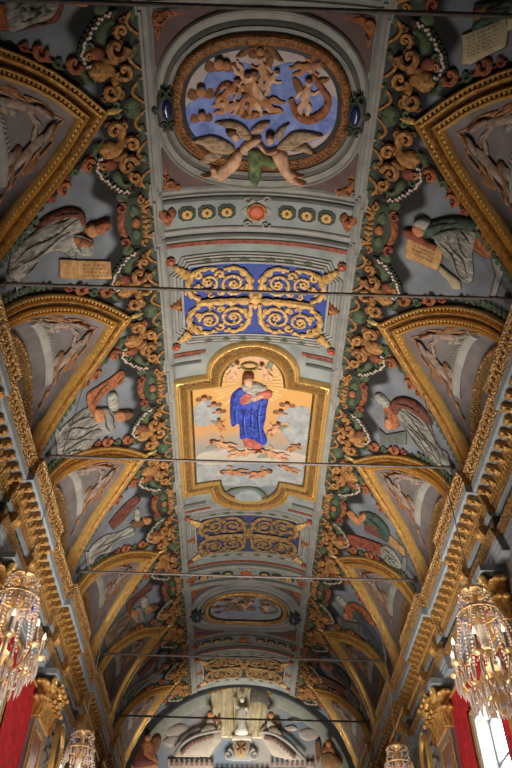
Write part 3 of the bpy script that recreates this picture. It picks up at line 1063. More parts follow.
def make_oval(k, sx, sy, lab, mats):
    c = OC if k == 0 else TIP[k]-.05
    mp = lambda p, q, h=0.: pq(p*sx, c+q*sy, h)
    t = Thing('oval_fresco', lab, 'ceiling painting', pq(0, c), 'oval ceiling frescoes')
    for ax, ay, pr, m in ((2.05, 1.72, [(-.04, 0), (-.04, .06), (0, .09), (.04, .05), (.04, 0)], STONE), (1.98, 1.62, [(-.06, 0), (-.05, .04), (.06, .07), (.06, 0)], STONE_L),
                          (1.90, 1.52, [(-.05, 0), (-.05, .05), (.02, .03), (.05, 0)], STONE_D), (1.82, 1.42, [(-.06, 0), (-.04, .06), (.03, .08), (.06, 0)], STONE)):
        mb = MB()
        sweep(mb, superell(ax, ay, 72, 2.35), pr, mp)
        t.part('stone_moulding', mb, m)
    mb = MB()
    sweep(mb, superell(1.64, 1.22, 72, 2.4), [(-.09, 0), (-.09, .07), (-.04, .11), (.02, .10), (.06, .13), (.10, .09), (.11, 0)], mp)
    t.part('gilded_rim', mb, mat('orange_gilt_rim', '#9a6434', .55, .2, .3, 9, .5, 26, carved=True, second='#55301a') if k == 0 else GOLD)
    mb = MB()
    beads(mb, superell(1.66, 1.24, 72, 2.4), .028, .07, mp, .09)
    t.part('rim_leafwork', mb, BROWN if k == 0 else GOLD)
    mb = MB()
    sweep(mb, superell(1.53, 1.11, 72, 2.4), [(-.06, 0), (-.06, .05), (.03, .06), (.05, 0)], mp)
    t.part('inner_rim', mb, BLACK)
    mb = MB()
    relief(mb, superell(1.52, 1.1, 56, 2.4), mp, .015, .0, False, .2)
    t.part('sky_ground', mb, mats[0])
    mb = MB()
    relief(mb, local(BLUEA), mp, .025, .0, True, .2)
    t.part('blue_sky', mb, mats[1])
    for nm, P, m in OVF:
        mb = MB()
        relief(mb, local(P), mp, .03, .05, True, .05)
        t.part(nm, mb, mats[2].get(m.name, m))
    for c_, an, scl, fl, wg, m in OVC:
        child(t, (c_[0]+.02, c_[1]-OC), an, scl, fl, wg, mats[2].get(m.name, m), mp, .045, wing=BROWN)
    for c_, scl, m in OVH:
        cherub(t, (c_[0]+.02, c_[1]-OC), scl, mats[2].get(m.name, m), mats[2].get('brown_paint', BROWN), mp, .04)
    mb = MB()
    B = catmull(local(BANNER), False, 4)
    stroke(mb, B, taper(len(B), .04, .09, .05), mp, .03, 6, .5)
    t.part('banner', mb, mats[2].get('orange_acanthus', ORANGE))
    return t
make_oval(0, 1, 1, 'large oval fresco of figures in a blue sky, at the near end', (CLOUDP, SKYB, {}))
SKY2 = mat('pale_grey_sky_paint', '#8690a0', .85, 0, .15, 3)
SK3 = mat('grey_brown_flesh_paint', '#7d6a58', .8, 0, .3, 6)
make_oval(4, .9, .84, 'small far oval fresco of grey-brown figures in a pale sky', (mat('pale_cloud_paint', '#a09c96', .85, 0, .12, 3), SKY2, {m: SK3 for m in ('ruddy_flesh_paint', 'flesh_paint', 'orange_acanthus', 'tan_acanthus')}))
# purple corner fields with leaf sprays, dark jewelled cartouches at the oval's ends
for k, nm in ((0, 'near'), (4, 'far')):
    c = OC if k == 0 else TIP[k]
    for sy in (-1, 1):
        for sd in (-1, 1):
            t = Thing('corner_spray', 'orange leaf spray, purple field, %s %s corner of the %s oval' % ('far' if sy > 0 else 'near', SIDE[sd], nm), 'leaf spray', pq(sd*1.85, c+sy*1.5), 'corner sprays round the ovals')
            mb = MB()
            E_ = [(2.09*math.cos(rad(a))**.85*sd, c+sy*1.76*math.sin(rad(a))**.85) for a in (22, 30, 40, 50, 60, 68)]
            relief(mb, E_+[(sd*.75, c+sy*1.74), (sd*1.98, c+sy*1.74), (sd*2.0, c+sy*.8)], pq, .008, 0, False, .15)
            t.part('field', mb, PURPLE)
            for (x, y), r, a in (((1.88, 1.58), .1, 0), ((1.72, 1.66), .07, 90), ((1.92, 1.4), .06, 200)):
                mb = MB()
                volute(mb, (sd*x, c+sy*y), r, a, 1.1, .5, .02, sd*sy)
                t.part('curl', mb, ORANGE)
            mb = MB()
            relief(mb, [(sd*1.97, c+sy*1.7), (sd*1.55, c+sy*1.7), (sd*1.38, c+sy*1.67), (sd*1.7, c+sy*1.58), (sd*1.85, c+sy*1.45), (sd*1.9, c+sy*1.2), (sd*1.98, c+sy*1.4)], pq, .012, .05, folds=.012)
            t.part('leaf', mb, ORANGE)
    for sd in (-1, 1):
        t = Thing('jewel_cartouche', 'dark blue oval jewel in a black-green scroll mount, %s end of the %s oval' % (SIDE[sd], nm), 'jewel', pq(sd*1.85, c), 'jewels at the ends of the ovals')
        mb = MB()
        relief(mb, [(sd*1.85+.25*(1+.16*math.cos(8*a))*math.cos(a), c+.4*(1+.16*math.cos(8*a))*math.sin(a)) for a in [2*pi*i/40 for i in range(40)]], pq, .06, .07)
        t.part('scroll_mount', mb, mat('black_green_mount', '#23281f', .6, 0, .35, 8))
        for y, f in ((.3, 1), (-.3, -1)):
            for x in (-.1, .1):
                mb = MB()
                volute(mb, (sd*1.85+x, c+y), .1, 90*f, 1.1, .4, .1, f if x > 0 else -f)
                t.part('scroll', mb, GREEN_D)
        mb = MB()
        relief(mb, [(sd*1.85+.1*math.cos(a), c+.2*math.sin(a)) for a in [2*pi*i/24 for i in range(24)]], pq, .13, .05, False)
        t.part('jewel', mb, mat('dark_blue_jewel', '#1d2450', .2, 0, .2, 5))
# ------------------------------------------------------------------ two flying angels with a green cloth over the oval's rim
def angel(lab, body, wings, head, hair, back, arm):
    t = Thing('fresco_angel', lab, 'angel', pq(*body[0]), 'angels over the rim of the near oval')
    for P in wings:
        mb = MB()
        relief(mb, P, pq, .09, .05, True, .04, folds=.02)
        t.part('wing', mb, mat('brown_wing_paint', '#b99d80', .8, 0, .2, 9, second='#74593f', streak=4))
    mb = MB()
    relief(mb, body, pq, .11, .09, True, .035)
    for P in arm:
        relief(mb, P, pq, .14, .05, True, .03)
    relief(mb, head, pq, .14, .07, True, .03)
    t.part('body', mb, SKIN_P)
    mb = MB()
    relief(mb, hair, pq, .17, .05, True, .03)
    t.part('hair', mb, HAIR)
    return t
angel('naked angel with spread brown wings, left one at the foot of the near oval',
      tA((145, 692), (188, 682), (215, 672), (245, 640), (290, 600), (325, 568), (348, 580), (335, 640), (295, 680), (235, 716), (208, 690), (170, 702)),
      [tA((95, 530), (150, 510), (205, 503), (270, 528), (312, 565), (275, 590), (200, 580), (150, 545)), tA((215, 441), (270, 430), (325, 437), (372, 470), (392, 520), (335, 512), (272, 462)), tA((140, 622), (185, 578), (250, 590), (215, 620), (175, 632)),
       tA((385, 480), (430, 440), (482, 436), (460, 465), (420, 495))],
      tA((290, 498), (305, 480), (328, 490), (330, 515), (308, 525)), tA((265, 478), (290, 462), (318, 470), (300, 490), (285, 500)), None,
      [tA((335, 560), (380, 520), (420, 505), (440, 520), (400, 548), (355, 580)), tA((190, 655), (215, 650), (228, 690), (205, 695))])
angel('naked angel with raised wings, right one at the foot of the near oval',
      tB((105, 590), (150, 570), (182, 600), (192, 650), (215, 675), (260, 690), (250, 702), (215, 695), (240, 712), (275, 728), (240, 738), (180, 712), (140, 662)),
      [tB((130, 560), (165, 520), (200, 490), (262, 480), (352, 500), (320, 518), (262, 535), (200, 572)), tB((195, 572), (258, 540), (300, 570), (342, 605), (262, 580)), tB((118, 500), (150, 460), (192, 443), (165, 480), (152, 522))],
      tB((78, 505), (95, 492), (115, 505), (115, 528), (95, 540), (80, 528)), tB((75, 498), (95, 484), (118, 495), (108, 508), (88, 508)), None,
      [tB((35, 540), (55, 535), (85, 570), (130, 560), (125, 580), (75, 585))])
mb = MB()
relief(mb, tA((372, 575), (400, 568), (435, 572), (475, 605), (530, 630), (500, 662), (445, 640), (440, 690), (412, 745), (388, 720), (375, 700), (378, 640)), pq, .1, .06, True, .04, folds=.04)
single('green_cloth', mb, mat('green_gold_cloth_paint', '#6d7a48', .7, 0, .3, 4, second='#2f3f2c'), 'green cloth hanging between two angels at the near oval', 'cloth', pq(*tA((400, 640))[0]))
# ------------------------------------------------------------------ rosette rows
ORD = ['leftmost', 'second from left', 'third from left', 'third from right', 'second from right', 'rightmost']
ROWN = {0: 'beyond the near oval', 1: 'before the far oval', 2: 'beyond the far oval'}
def make_rosette(x, q):
    t = Thing('rosette', '', 'rosette', pq(x, q), 'yellow rosettes in dark octagons')
    mb = MB()
    relief(mb, [(x+.19*a, q+.17*b) for a, b in ((-.5, -1), (.5, -1), (1, -.5), (1, .5), (.5, 1), (-.5, 1), (-1, .5), (-1, -.5))], pq, .02, .01, False)
    t.part('octagon', mb, mat('dark_octagon_green', '#27332a', .7, 0, .2, 6))
    mb = MB()
    for i in range(8):
        blob(mb, x+.08*math.cos(i*pi/4), q+.075*math.sin(i*pi/4), .045, pq, .03, 1, .6)
    relief(mb, [(x+.09*math.cos(i*pi/6), q+.08*math.sin(i*pi/6)) for i in range(12)], pq, .03, .03, False)
    t.part('petals', mb, mat('yellow_petal_paint', '#c09a58', .7, 0, .2, 8))
    mb = MB()
    blob(mb, x, q, .035, pq, .06)
    t.part('centre', mb, ORANGE)
    return t
XR = [-1.53, -1.1, -.67, .62, 1.05, 1.48]
QR = [7.17, TIP[4]-2.38, TIP[4]+2.38]
proto = make_rosette(0, QR[0])
n = 0
for j, q in enumerate(QR):
    for i, x in enumerate(XR):
        lab = 'yellow octagon rosette, %s in the row %s' % (ORD[i], ROWN[j])
        if j == 0 and i == 0:
            t = make_rosette(x, q)
            base = t.o
            base['label'] = lab
        elif j == 0:
            t = make_rosette(x, q)
            t.o['label'] = lab
        else:
            src = [o for o in bpy.data.objects if o.get('label') == 'yellow octagon rosette, %s in the row %s' % (ORD[i], ROWN[0])][0]
            dup(src, lab, q-QR[0])
for ch in list(proto.o.children):
    bpy.data.objects.remove(ch)
bpy.data.objects.remove(proto.o)
def make_roundel(q):
    t = Thing('red_roundel', 'red roundel in a grey scroll mount amid the rosettes beyond the near oval', 'roundel', pq(-.03, q), 'red roundels in the rosette rows')
    mb = MB()
    relief(mb, [(-.03+.27*(1+.18*math.cos(6*a))*math.cos(a), q+.3*(1+.18*math.cos(6*a))*math.sin(a)) for a in [2*pi*i/48 for i in range(48)]], pq, .02, .04)
    t.part('scroll_mount', mb, STONE_L)
    for sx in (-1, 1):
        for sy in (-1, 1):
            mb = MB()
            volute(mb, (-.03+sx*.2, q+sy*.3), .09, 0, 1.1, .4, .03, sx*sy)
            t.part('scroll', mb, STONE_L)
    mb = MB()
    sweep(mb, [(-.03+.19*math.cos(2*pi*i/24), q+.19*math.sin(2*pi*i/24)) for i in range(24)], [(-.03, .04), (-.02, .08), (.02, .08), (.03, .03)])
    t.part('ring', mb, OCHRE)
    mb = MB()
    relief(mb, [(-.03+.17*math.cos(2*pi*i/20), q+.17*math.sin(2*pi*i/20)) for i in range(20)], pq, .05, .04, False)
    t.part('disc', mb, mat('orange_red_disc', '#b5512f', .6, 0, .25, 6))
    return t.o
r0 = make_roundel(QR[0])
dup(r0, 'red roundel in a grey scroll mount amid the rosettes before the far oval', QR[1]-QR[0])
dup(r0, 'red roundel in a grey scroll mount amid the rosettes beyond the far oval', QR[2]-QR[0])
def make_sideleaf(x, q):
    t = Thing('side_leaf', '', 'leaf ornament', pq(x, q), 'leaf ornaments at the ends of the rosette rows')
    mb = MB()
    relief(mb, [(x-.2, q-.04), (x-.1, q-.2), (x+.02, q-.12), (x+.16, q-.22), (x+.2, q), (x+.1, q+.14), (x, q+.26), (x-.1, q+.12)], pq, .02, .08, folds=.02)
    t.part('leaf', mb, ORANGE)
    mb = MB()
    blob(mb, x, q-.02, .07, pq, .06)
    t.part('boss', mb, RED)
    return t.o
s0 = make_sideleaf(1.95, QR[0])
for j, q in enumerate(QR):
    for sd in (1, -1):
        lab = 'orange leaf ornament at the %s end of the rosettes %s' % (SIDE[sd], ROWN[j])
        if j == 0 and sd == 1:
            s0['label'] = lab
        else:
            dup(s0, lab, q-QR[0], sd < 0)
# ------------------------------------------------------------------ scroll panels
def make_panel(k, ground, gold, lab):
    c = TIP[k]-.02
    t = Thing('scrollwork_fresco', lab, 'ornament panel', pq(0, c), 'scrollwork panels of the vault')
    hw, hl = 1.70, 1.0
    O = [(-hw+.2, c-hl), (-.75, c-hl-.03), (.75, c-hl-.03), (hw-.2, c-hl), (hw-.06, c-hl+.28), (hw, c-hl+.32), (hw, c+hl-.32), (hw-.06, c+hl-.28), (hw-.2, c+hl), (.75, c+hl+.03), (-.75, c+hl+.03), (-hw+.2, c+hl), (-hw+.06, c+hl-.28), (-hw, c+hl-.32), (-hw, c-hl+.32), (-hw+.06, c-hl+.28)]
    mb = MB()
    relief(mb, densify(O, .15), pq, .015, 0, False, .2)
    t.part('ground', mb, ground)
    mb = MB()
    sweep(mb, densify(O, .12), [(-.0, .0), (.0, .045), (.05, .045), (.06, 0)])
    t.part('border', mb, STONE_L)
    for o, m in ((.12, STONE), (.20, STONE_L), (.28, STONE)):
        mb = MB()
        sweep(mb, densify([(x*1.0, c+(y-c)*1.0) for x, y in offset(O, o)], .12), [(-.03, 0), (-.03, .03), (.02, .04), (.03, 0)])
        t.part('stone_moulding', mb, m)
    for sx in (-1, 1):
        for sy in (-1, 1):
            def L(pts):
                return [(sx*x, c+sy*y) for x, y in pts]
            for cx, cy, r, a0, turns, th in ((.52, .5, .33, 180, 1.6, .042), (1.1, .55, .26, 0, 1.5, .038)):
                mb = MB()
                f = 1 if cx < 1 else -1
                P = L(spiral(cx, cy, r, r*.22, a0, a0+f*360*turns, 30))
                stroke(mb, P, [th*(1.15-.5*i/29)*(1+.12*math.sin(i*1.7)) for i in range(30)], pq, .02, 6, .9)
                for b in range(5):
                    blob(mb, L([(cx, cy)])[0][0]+.06*math.cos(b*1.256), L([(cx, cy)])[0][1]+.06*math.sin(b*1.256), .042, pq, .03)
                for b in range(2, 22, 3):       # leaflets along the stem
                    u = np.array(P[b])-np.array(L([(cx, cy)])[0])
                    e = np.array(P[b])+u*(.2 if b % 2 else -.22)
                    blob(mb, e[0], e[1], .036, pq, .015)
                t.part('scroll', mb, gold)
            mb = MB()
            P = catmull(L([(.9, .92), (1.2, .93), (1.48, .8), (1.6, .5), (1.5, .22), (1.3, .1)]), False, 4)
            stroke(mb, P, [x*(1+.3*math.sin(i*2.1)) for i, x in enumerate(taper(len(P), .03, .085, .05))], pq, .02, 6, .8)
            t.part('acanthus', mb, gold)
            mb = MB()
            P = catmull(L([(.1, .1), (.12, .4), (.2, .72), (.45, .92), (.75, .9)]), False, 4)
            stroke(mb, P, [x*(1+.3*math.sin(i*2.1)) for i, x in enumerate(taper(len(P), .045, .07, .035))], pq, .02, 6, .8)
            t.part('acanthus', mb, gold)
            for x, y, r, a_ in ((.82, .27, .1, 200), (.83, .76, .11, 20), (1.38, .4, .1, 90), (1.36, .76, .11, 300), (.27, .3, .09, 0), (.3, .78, .08, 150), (1.58, .3, .08, 40), (.12, .55, .07, 270), (1.05, .2, .08, 160)):
                mb = MB()       # leafy side curls
                volute(mb, (sx*x, c+sy*y), r, a_ if sx > 0 else 180-a_, 1.1, .5, .01, sx*sy)
                t.part('curl', mb, gold)
            mb = MB()
            for x, y, r in ((.78, .25, .06), (.82, .72, .06), (.3, .3, .05), (1.36, .42, .06), (1.0, .9, .06), (1.62, .72, .05), (.62, .86, .05), (.74, .42, .05)):
                blob(mb, sx*x, c+sy*y, r, pq, .02)
            t.part('buds', mb, gold)
        mb = MB()
        P = [(sx*(.12+.1*i), c) for i in range(14)]
        stroke(mb, P, [.06+.05*abs(math.sin(i*1.1)) for i in range(14)], pq, .02, 6, .8)
        t.part('stem', mb, gold)
    mb = MB()
    relief(mb, [(0, c-.3), (.1, c-.1), (.2, c), (.1, c+.1), (0, c+.3), (-.1, c+.1), (-.2, c), (-.1, c-.1)], pq, .02, .07)
    t.part('centre_leaf', mb, gold)
    return t
GILTP = mat('gold_scroll_paint', '#d2ab68', .6, .1, .2, 9, .2, 30, second='#9c743c')
GILTD = mat('dull_gold_scroll_paint', '#9a7a48', .65, .1, .3, 9, .2, 30, second='#5c4022')
make_panel(1, ULTRA, GILTP, 'bright blue panel filled with gold acanthus scrolls, beyond the near oval')
make_panel(3, NAVY, GILTD, 'dull dark blue panel of gold scrolls, beyond the blue-robed woman')
make_panel(5, mat('blackish_panel_ground', '#2c2c34', .75, 0, .3, 5), GILTD, 'last dark panel of gold scrolls, before the end wall arch')
PN = {1: 'bright blue scroll panel', 3: 'dull scroll panel', 5: 'last dark scroll panel'}
NF = {1: 'far', -1: 'near'}
def make_corner(q0):
    """a red rosette and a gold cone at one corner of a scroll panel"""
    x, q = 1.96, q0+1.24
    a = Thing('red_rosette', '', 'rosette', pq(x, q), 'red rosettes at the panel corners')
    mb = MB()
    for i in range(8):
        blob(mb, x+.075*math.cos(i*pi/4), q+.075*math.sin(i*pi/4), .045, pq, .02)
    a.part('petals', mb, RED)
    mb = MB()
    blob(mb, x, q, .06, pq, .05)
    a.part('centre', mb, mat('orange_red_disc', '#b5512f'))
    b = Thing('gold_cone', '', 'cone ornament', pq(1.72, q0+.98), 'gold cones at the panel corners')
    mb = MB()
    P = [(1.6+.3*i/6, q0+.84+.27*i/6) for i in range(7)]
    stroke(mb, P, [.03+.014*(6-i)+(.03 if i % 2 else 0) for i in range(7)], pq, .02)
    b.part('cone', mb, GILTP)
    mb = MB()
    blob(mb, 1.58, q0+.83, .07, pq, .02)
    b.part('bud', mb, OCHRE)
    return a.o, b.o
def make_tri(q0):
    t = Thing('side_palmette', '', 'palmette', pq(1.86, q0), 'orange palmettes at the panel sides')
    mb = MB()
    relief(mb, [(1.74, q0-.2), (1.9, q0-.12), (2.06, q0), (1.9, q0+.12), (1.74, q0+.2), (1.78, q0)], pq, .02, .07, folds=.02)
    t.part('leaf', mb, ORANGE)
    mb = MB()
    blob(mb, 1.82, q0, .06, pq, .05)
    t.part('boss', mb, OCHRE)
    return t.o
ra, co = make_corner(TIP[1])
tri = make_tri(TIP[1])
for k in (1, 3, 5):
    for sd in (1, -1):
        for f in (1, -1):
            la = 'red rosette at the %s %s corner of the %s' % (NF[f], SIDE[sd], PN[k])
            lb = 'gold cone ornament at the %s %s corner of the %s' % (NF[f], SIDE[sd], PN[k])
            if (k, sd, f) == (1, 1, 1):
                ra['label'], co['label'] = la, lb
            else:
                dup(ra, la, BAY*(k-1), sd < 0, TIP[1] if f < 0 else None)
                dup(co, lb, BAY*(k-1), sd < 0, TIP[1] if f < 0 else None)
        lt = 'orange palmette at the %s side of the %s' % (SIDE[sd], PN[k])
        if (k, sd) == (1, 1):
            tri['label'] = lt
        else:
            dup(tri, lt, BAY*(k-1), sd < 0)
    for f in (1, -1):       # green leaf sprigs along the long edges
        for i, x in enumerate((-1.15, -.72, -.3, .3, .72, 1.15)):
            q = TIP[k]+f*1.17
            mb = MB()
            relief(mb, [(x-.12, q), (x-.02, q-.06), (x+.1, q-.05), (x+.13, q+.02), (x+.02, q+.06)], pq, .03, .03)
            single('leaf_sprig', mb, GREEN, 'green leaf sprig, %s, %s edge of the %s' % (ORD[i], NF[f], PN[k]), 'leaf sprig', pq(x, q), 'green sprigs along the scroll panels')
# ------------------------------------------------------------------ the painting of the woman in blue
def tM(*pts):
    return trace(pts, 170, 335, 3.103)
MC = 14.2
t = Thing('framed_painting', 'gilt framed painting of a standing woman in a blue cloak on clouds', 'ceiling painting', pq(0, MC))
arcT = [(1.2*math.cos(rad(a)), 11.9-1.12*math.sin(rad(a))) for a in range(15, 166, 10)]
arcB = [(1.12*math.cos(rad(a)), 16.6+.98*math.sin(rad(a))) for a in range(165, 14, -10)]
OUT = densify([(2.02, 11.85)], 1)+arcT[:0]
OUT = [(2.02, 16.6), (2.02, 11.9), (1.26, 11.9)]+arcT+[(-1.26, 11.9), (-2.02, 11.9), (-2.02, 16.6), (-1.2, 16.6)]+arcB+[(1.2, 16.6)]
OUT = densify(OUT, .12)
INN = offset(OUT, -.40)
IN2 = [(1.60, 16.16), (1.60, 12.32), (.82, 12.32)]+[(.8*math.cos(rad(a)), 12.2-.92*math.sin(rad(a))) for a in range(0, 181, 12)]+[(-.82, 12.32), (-1.60, 12.32), (-1.60, 16.16), (-.86, 16.16)]+[(-.84*math.cos(rad(a)), 16.3+.86*math.sin(rad(a))) for a in range(0, 181, 12)]+[(.86, 16.16)]
def resample(poly, n, start):
    P = densify(poly, .02)
    i0 = min(range(len(P)), key=lambda i: math.dist(P[i], start))
    P = P[i0:]+P[:i0]
    L = [0]
    for i in range(len(P)):
        L.append(L[-1]+math.dist(P[i], P[(i+1) % len(P)]))
    out = []
    for j in range(n):
        s = L[-1]*j/n
        i = int(np.searchsorted(L, s, 'right'))-1
        out.append(P[i % len(P)])
    return out
# matched corners keep the mitres square
KO = [(2.09, 16.62), (2.09, 11.88), (1.2, 11.88)]+[(1.22*math.cos(rad(a)), 11.78-1.0*math.sin(rad(a))) for a in range(0, 181, 12)]+[(-1.2, 11.88), (-2.09, 11.88), (-2.09, 16.62), (-1.24, 16.62)]+[(-1.22*math.cos(rad(a)), 16.68+.92*math.sin(rad(a))) for a in range(0, 181, 12)]+[(1.24, 16.62)]
def frame_between(prof):
    mb = MB()
    rings = []
    for wd, h in prof:
        ring = []
        for i in range(len(KO)):
            j = (i+1) % len(KO)
            a, b = np.array(KO[i]), np.array(KO[j])
            c, d = np.array(IN2[i]), np.array(IN2[j])
            m = max(1, int(np.linalg.norm(b-a)/.25))
            for q in range(m):
                u = q/m
                P = (a+(b-a)*u)*(1-wd)+(c+(d-c)*u)*wd
                ring.append(pq(P[0], P[1], h))
        rings.append(ring)
    return mb.loft(rings, closed=True, caps=False)
assert len(KO) == len(IN2)
fr = t.part('frame', frame_between([(0, .003), (0, .12), (.04, .17), (.12, .19), (.19, .12), (.22, .06), (.3, .06)]), GOLD2)
t.part('carved_band', frame_between([(.29, .06), (.33, .14), (.42, .17), (.52, .16), (.58, .10), (.60, .05), (.68, .05)]), CARV2, fr)
t.part('inner_moulding', frame_between([(.67, .05), (.70, .14), (.78, .18), (.85, .13), (.88, .05), (1, .04), (1, .003)]), GOLD2, fr)
mb = frame_between([(.89, .055), (.92, .07), (.97, .07), (1, .045)])
t.part('dark_sight_edge', mb, mat('dark_gilt_band', '#7a5830'), fr)
cv = MB()
relief(cv, densify(IN2, .2), pq, .02, 0, False, .16)
def glow_material():
    m = bpy.data.materials.new('golden_sky_paint')
    m.use_nodes = True
    nt = m.node_tree
    b = nt.nodes['Principled BSDF']
    b.inputs['Roughness'].default_value = .6
    tc = nt.nodes.new('ShaderNodeTexCoord')
    sp = nt.nodes.new('ShaderNodeSeparateXYZ')
    n = nt.nodes.new('ShaderNodeTexNoise')
    n.inputs['Scale'].default_value = 2.2
    n.inputs['Detail'].default_value = 5
    ad = nt.nodes.new('ShaderNodeMath')
    ad.operation = 'MULTIPLY_ADD'
    ad.inputs[1].default_value = 1.6
    nt.links.new(tc.outputs['Object'], sp.inputs[0])
    nt.links.new(tc.outputs['Object'], n.inputs['Vector'])
    nt.links.new(n.outputs['Fac'], ad.inputs[0])
    nt.links.new(sp.outputs['Y'], ad.inputs[2])
    mr = nt.nodes.new('ShaderNodeMapRange')
    mr.inputs[1].default_value, mr.inputs[2].default_value = -2.4, 3.6
    nt.links.new(ad.outputs[0], mr.inputs[0])
    r = nt.nodes.new('ShaderNodeValToRGB')
    els = [(0, '#c09c7c'), (.25, '#c4934f'), (.5, '#b98a58'), (.6, '#948b80'), (.75, '#7c8288'), (1, '#6a7075')]
    while len(r.color_ramp.elements) < len(els):
        r.color_ramp.elements.new(.5)
    for e, (p, c) in zip(r.color_ramp.elements, els):
        e.position = p
        e.color = (*lin(c), 1)
    nt.links.new(mr.outputs[0], r.inputs['Fac'])
    nt.links.new(r.outputs['Color'], b.inputs['Base Color'])
    return m
canvas = t.part('canvas', cv, glow_material())
CLOUDG = mat('grey_cloud_paint', '#9a9b99', .75, 0, .15, 4, second='#7c8082')
CLOUDW = mat('pale_cloud_paint2', '#aea497', .75, 0, .12, 4)
RAY = mat('pale_ray_paint', '#d2a86c', .7, 0, .1, 4)
mb = MB()
hc = np.array(tM((245, 150))[0])
for a in list(range(-70, 75, 11)):
    for s in (-1, 1):
        if abs(a) < 72 and random.random() < .75:
            a0 = rad(a*.8 if s > 0 else 180-a*.8)
            d = np.array([math.cos(a0), math.sin(a0)])
            nn = np.array([-d[1], d[0]])
            L0, L1 = .3, random.uniform(.8, 1.15)
            mb.add([pq(*(hc+d*L0+nn*.01), .024), pq(*(hc+d*L1+nn*.045), .024), pq(*(hc+d*L1-nn*.045), .024), pq(*(hc+d*L0-nn*.01), .024)], [(0, 1, 2, 3)])
t.part('light_rays', mb, RAY, canvas, smooth=False)
def mp_(nm, pts, m, h=.03, bul=.04, folds=0., parent=None, label=None):
    mb = MB()
    relief(mb, tM(*pts), pq, h, bul, True, .045, folds=folds)
    return t.part(nm, mb, m, parent, label)
for pts, m in (([(75, 225), (110, 200), (150, 215), (160, 250), (130, 275), (80, 280)], CLOUDG), ([(335, 250), (370, 225), (430, 225), (432, 300), (385, 305), (365, 270), (340, 275)], CLOUDG),
               ([(345, 290), (395, 290), (430, 310), (428, 340), (370, 330)], CLOUDG), ([(85, 370), (150, 355), (230, 350), (300, 350), (420, 372), (415, 405), (300, 398), (180, 400), (90, 400)], CLOUDW),
               ([(195, 365), (240, 352), (285, 365), (270, 385), (215, 388)], CLOUDW), ([(85, 410), (160, 400), (250, 430), (330, 405), (410, 405), (408, 460), (330, 465), (250, 470), (160, 465), (90, 465)], CLOUDG)):
    mp_('cloud', pts, m, .025, .02)
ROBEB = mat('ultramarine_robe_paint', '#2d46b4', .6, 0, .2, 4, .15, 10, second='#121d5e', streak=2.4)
ROSE = mat('rose_dress_paint', '#b4604f', .7, 0, .3, 5, .2, 10, second='#7c3a34')
fig = mp_('dress', [(222, 312), (245, 305), (270, 315), (290, 335), (275, 352), (235, 342), (228, 330)], ROSE, .05, .05, .02)
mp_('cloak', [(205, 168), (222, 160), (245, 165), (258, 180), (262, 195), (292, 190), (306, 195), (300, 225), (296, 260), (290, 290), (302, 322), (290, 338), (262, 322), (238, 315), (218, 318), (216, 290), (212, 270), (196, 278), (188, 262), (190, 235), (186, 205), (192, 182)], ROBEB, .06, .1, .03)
ck = [o for o in t.o.children if o.name.startswith('cloak')][0]
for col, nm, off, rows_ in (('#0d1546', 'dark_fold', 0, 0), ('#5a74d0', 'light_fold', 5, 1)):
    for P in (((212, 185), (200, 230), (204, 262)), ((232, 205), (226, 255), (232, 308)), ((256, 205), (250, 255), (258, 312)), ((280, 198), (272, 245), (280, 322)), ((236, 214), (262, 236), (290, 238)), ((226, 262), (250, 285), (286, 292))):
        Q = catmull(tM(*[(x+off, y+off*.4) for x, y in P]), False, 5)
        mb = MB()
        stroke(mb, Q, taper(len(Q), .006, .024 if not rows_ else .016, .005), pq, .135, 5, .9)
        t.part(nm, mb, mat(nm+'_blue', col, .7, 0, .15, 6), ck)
mp_('cloak_edge', [(188, 205), (198, 180), (210, 172), (215, 200), (206, 240), (200, 275), (190, 272), (186, 240)], ROBEB, .1, .07, .02)
mp_('sleeve', [(216, 182), (240, 170), (256, 180), (250, 195), (222, 208)], ROSE, .13, .05, .01)
mp_('sleeve', [(272, 172), (298, 165), (318, 172), (312, 186), (288, 188)], ROSE, .13, .05, .01)
mp_('veil', [(222, 150), (236, 142), (262, 142), (288, 150), (302, 160), (282, 168), (264, 172), (280, 180), (262, 192), (240, 205), (226, 210), (240, 190), (252, 178), (228, 165)], WHITEROBE, .12, .05, .015)
mb = MB()
hp = np.array(tM((243, 128))[0])
blob(mb, hp[0], hp[1]+.03, .115, pq, .1, 1.35, .85, 12, 7)
relief(mb, tM((236, 140), (252, 138), (258, 155), (240, 158)), pq, .12, .05)
relief(mb, tM((258, 182), (285, 172), (292, 180), (262, 194)), pq, .17, .03, True, .02)
head = t.part('face_and_hands', mb, SKIN_P)
mb = MB()
relief(mb, tM((224, 130), (229, 113), (242, 107), (257, 113), (261, 126), (252, 119), (241, 115), (231, 122), (228, 140), (224, 140)), pq, .17, .05, True, .03)
t.part('hair', mb, mat('auburn_hair_paint', '#7a3d24', .7, 0, .3, 8), head)
mb = MB()
for dx in (-5, 6):
    e = tM((243+dx, 127))[0]
    blob(mb, e[0], e[1], .016, pq, .2, .7, .6, 6, 3)
t.part('eyes', mb, INK, head)
mb = MB()
e = tM((244, 137))[0]
blob(mb, e[0], e[1], .025, pq, .19, .5, .5, 6, 3)
t.part('mouth', mb, RED, head)
mb = MB()
e = np.array(tM((247, 93))[0])
ring = [(e[0]+.2*math.cos(2*pi*i/20), e[1]+.12*math.sin(2*pi*i/20)) for i in range(20)]
stroke(mb, ring+[ring[0]], .025, pq, .04)
for i in range(20):
    blob(mb, ring[i][0], ring[i][1], .035, pq, .05)
t.part('flower_crown', mb, mat('olive_wreath_paint', '#7c6a34', .7, 0, .3, 9))
def mini(c, ang, sc, flx=1, wings=True, m=SKIN):
    child(t, tM(c)[0], ang, sc, flx, wings, m)
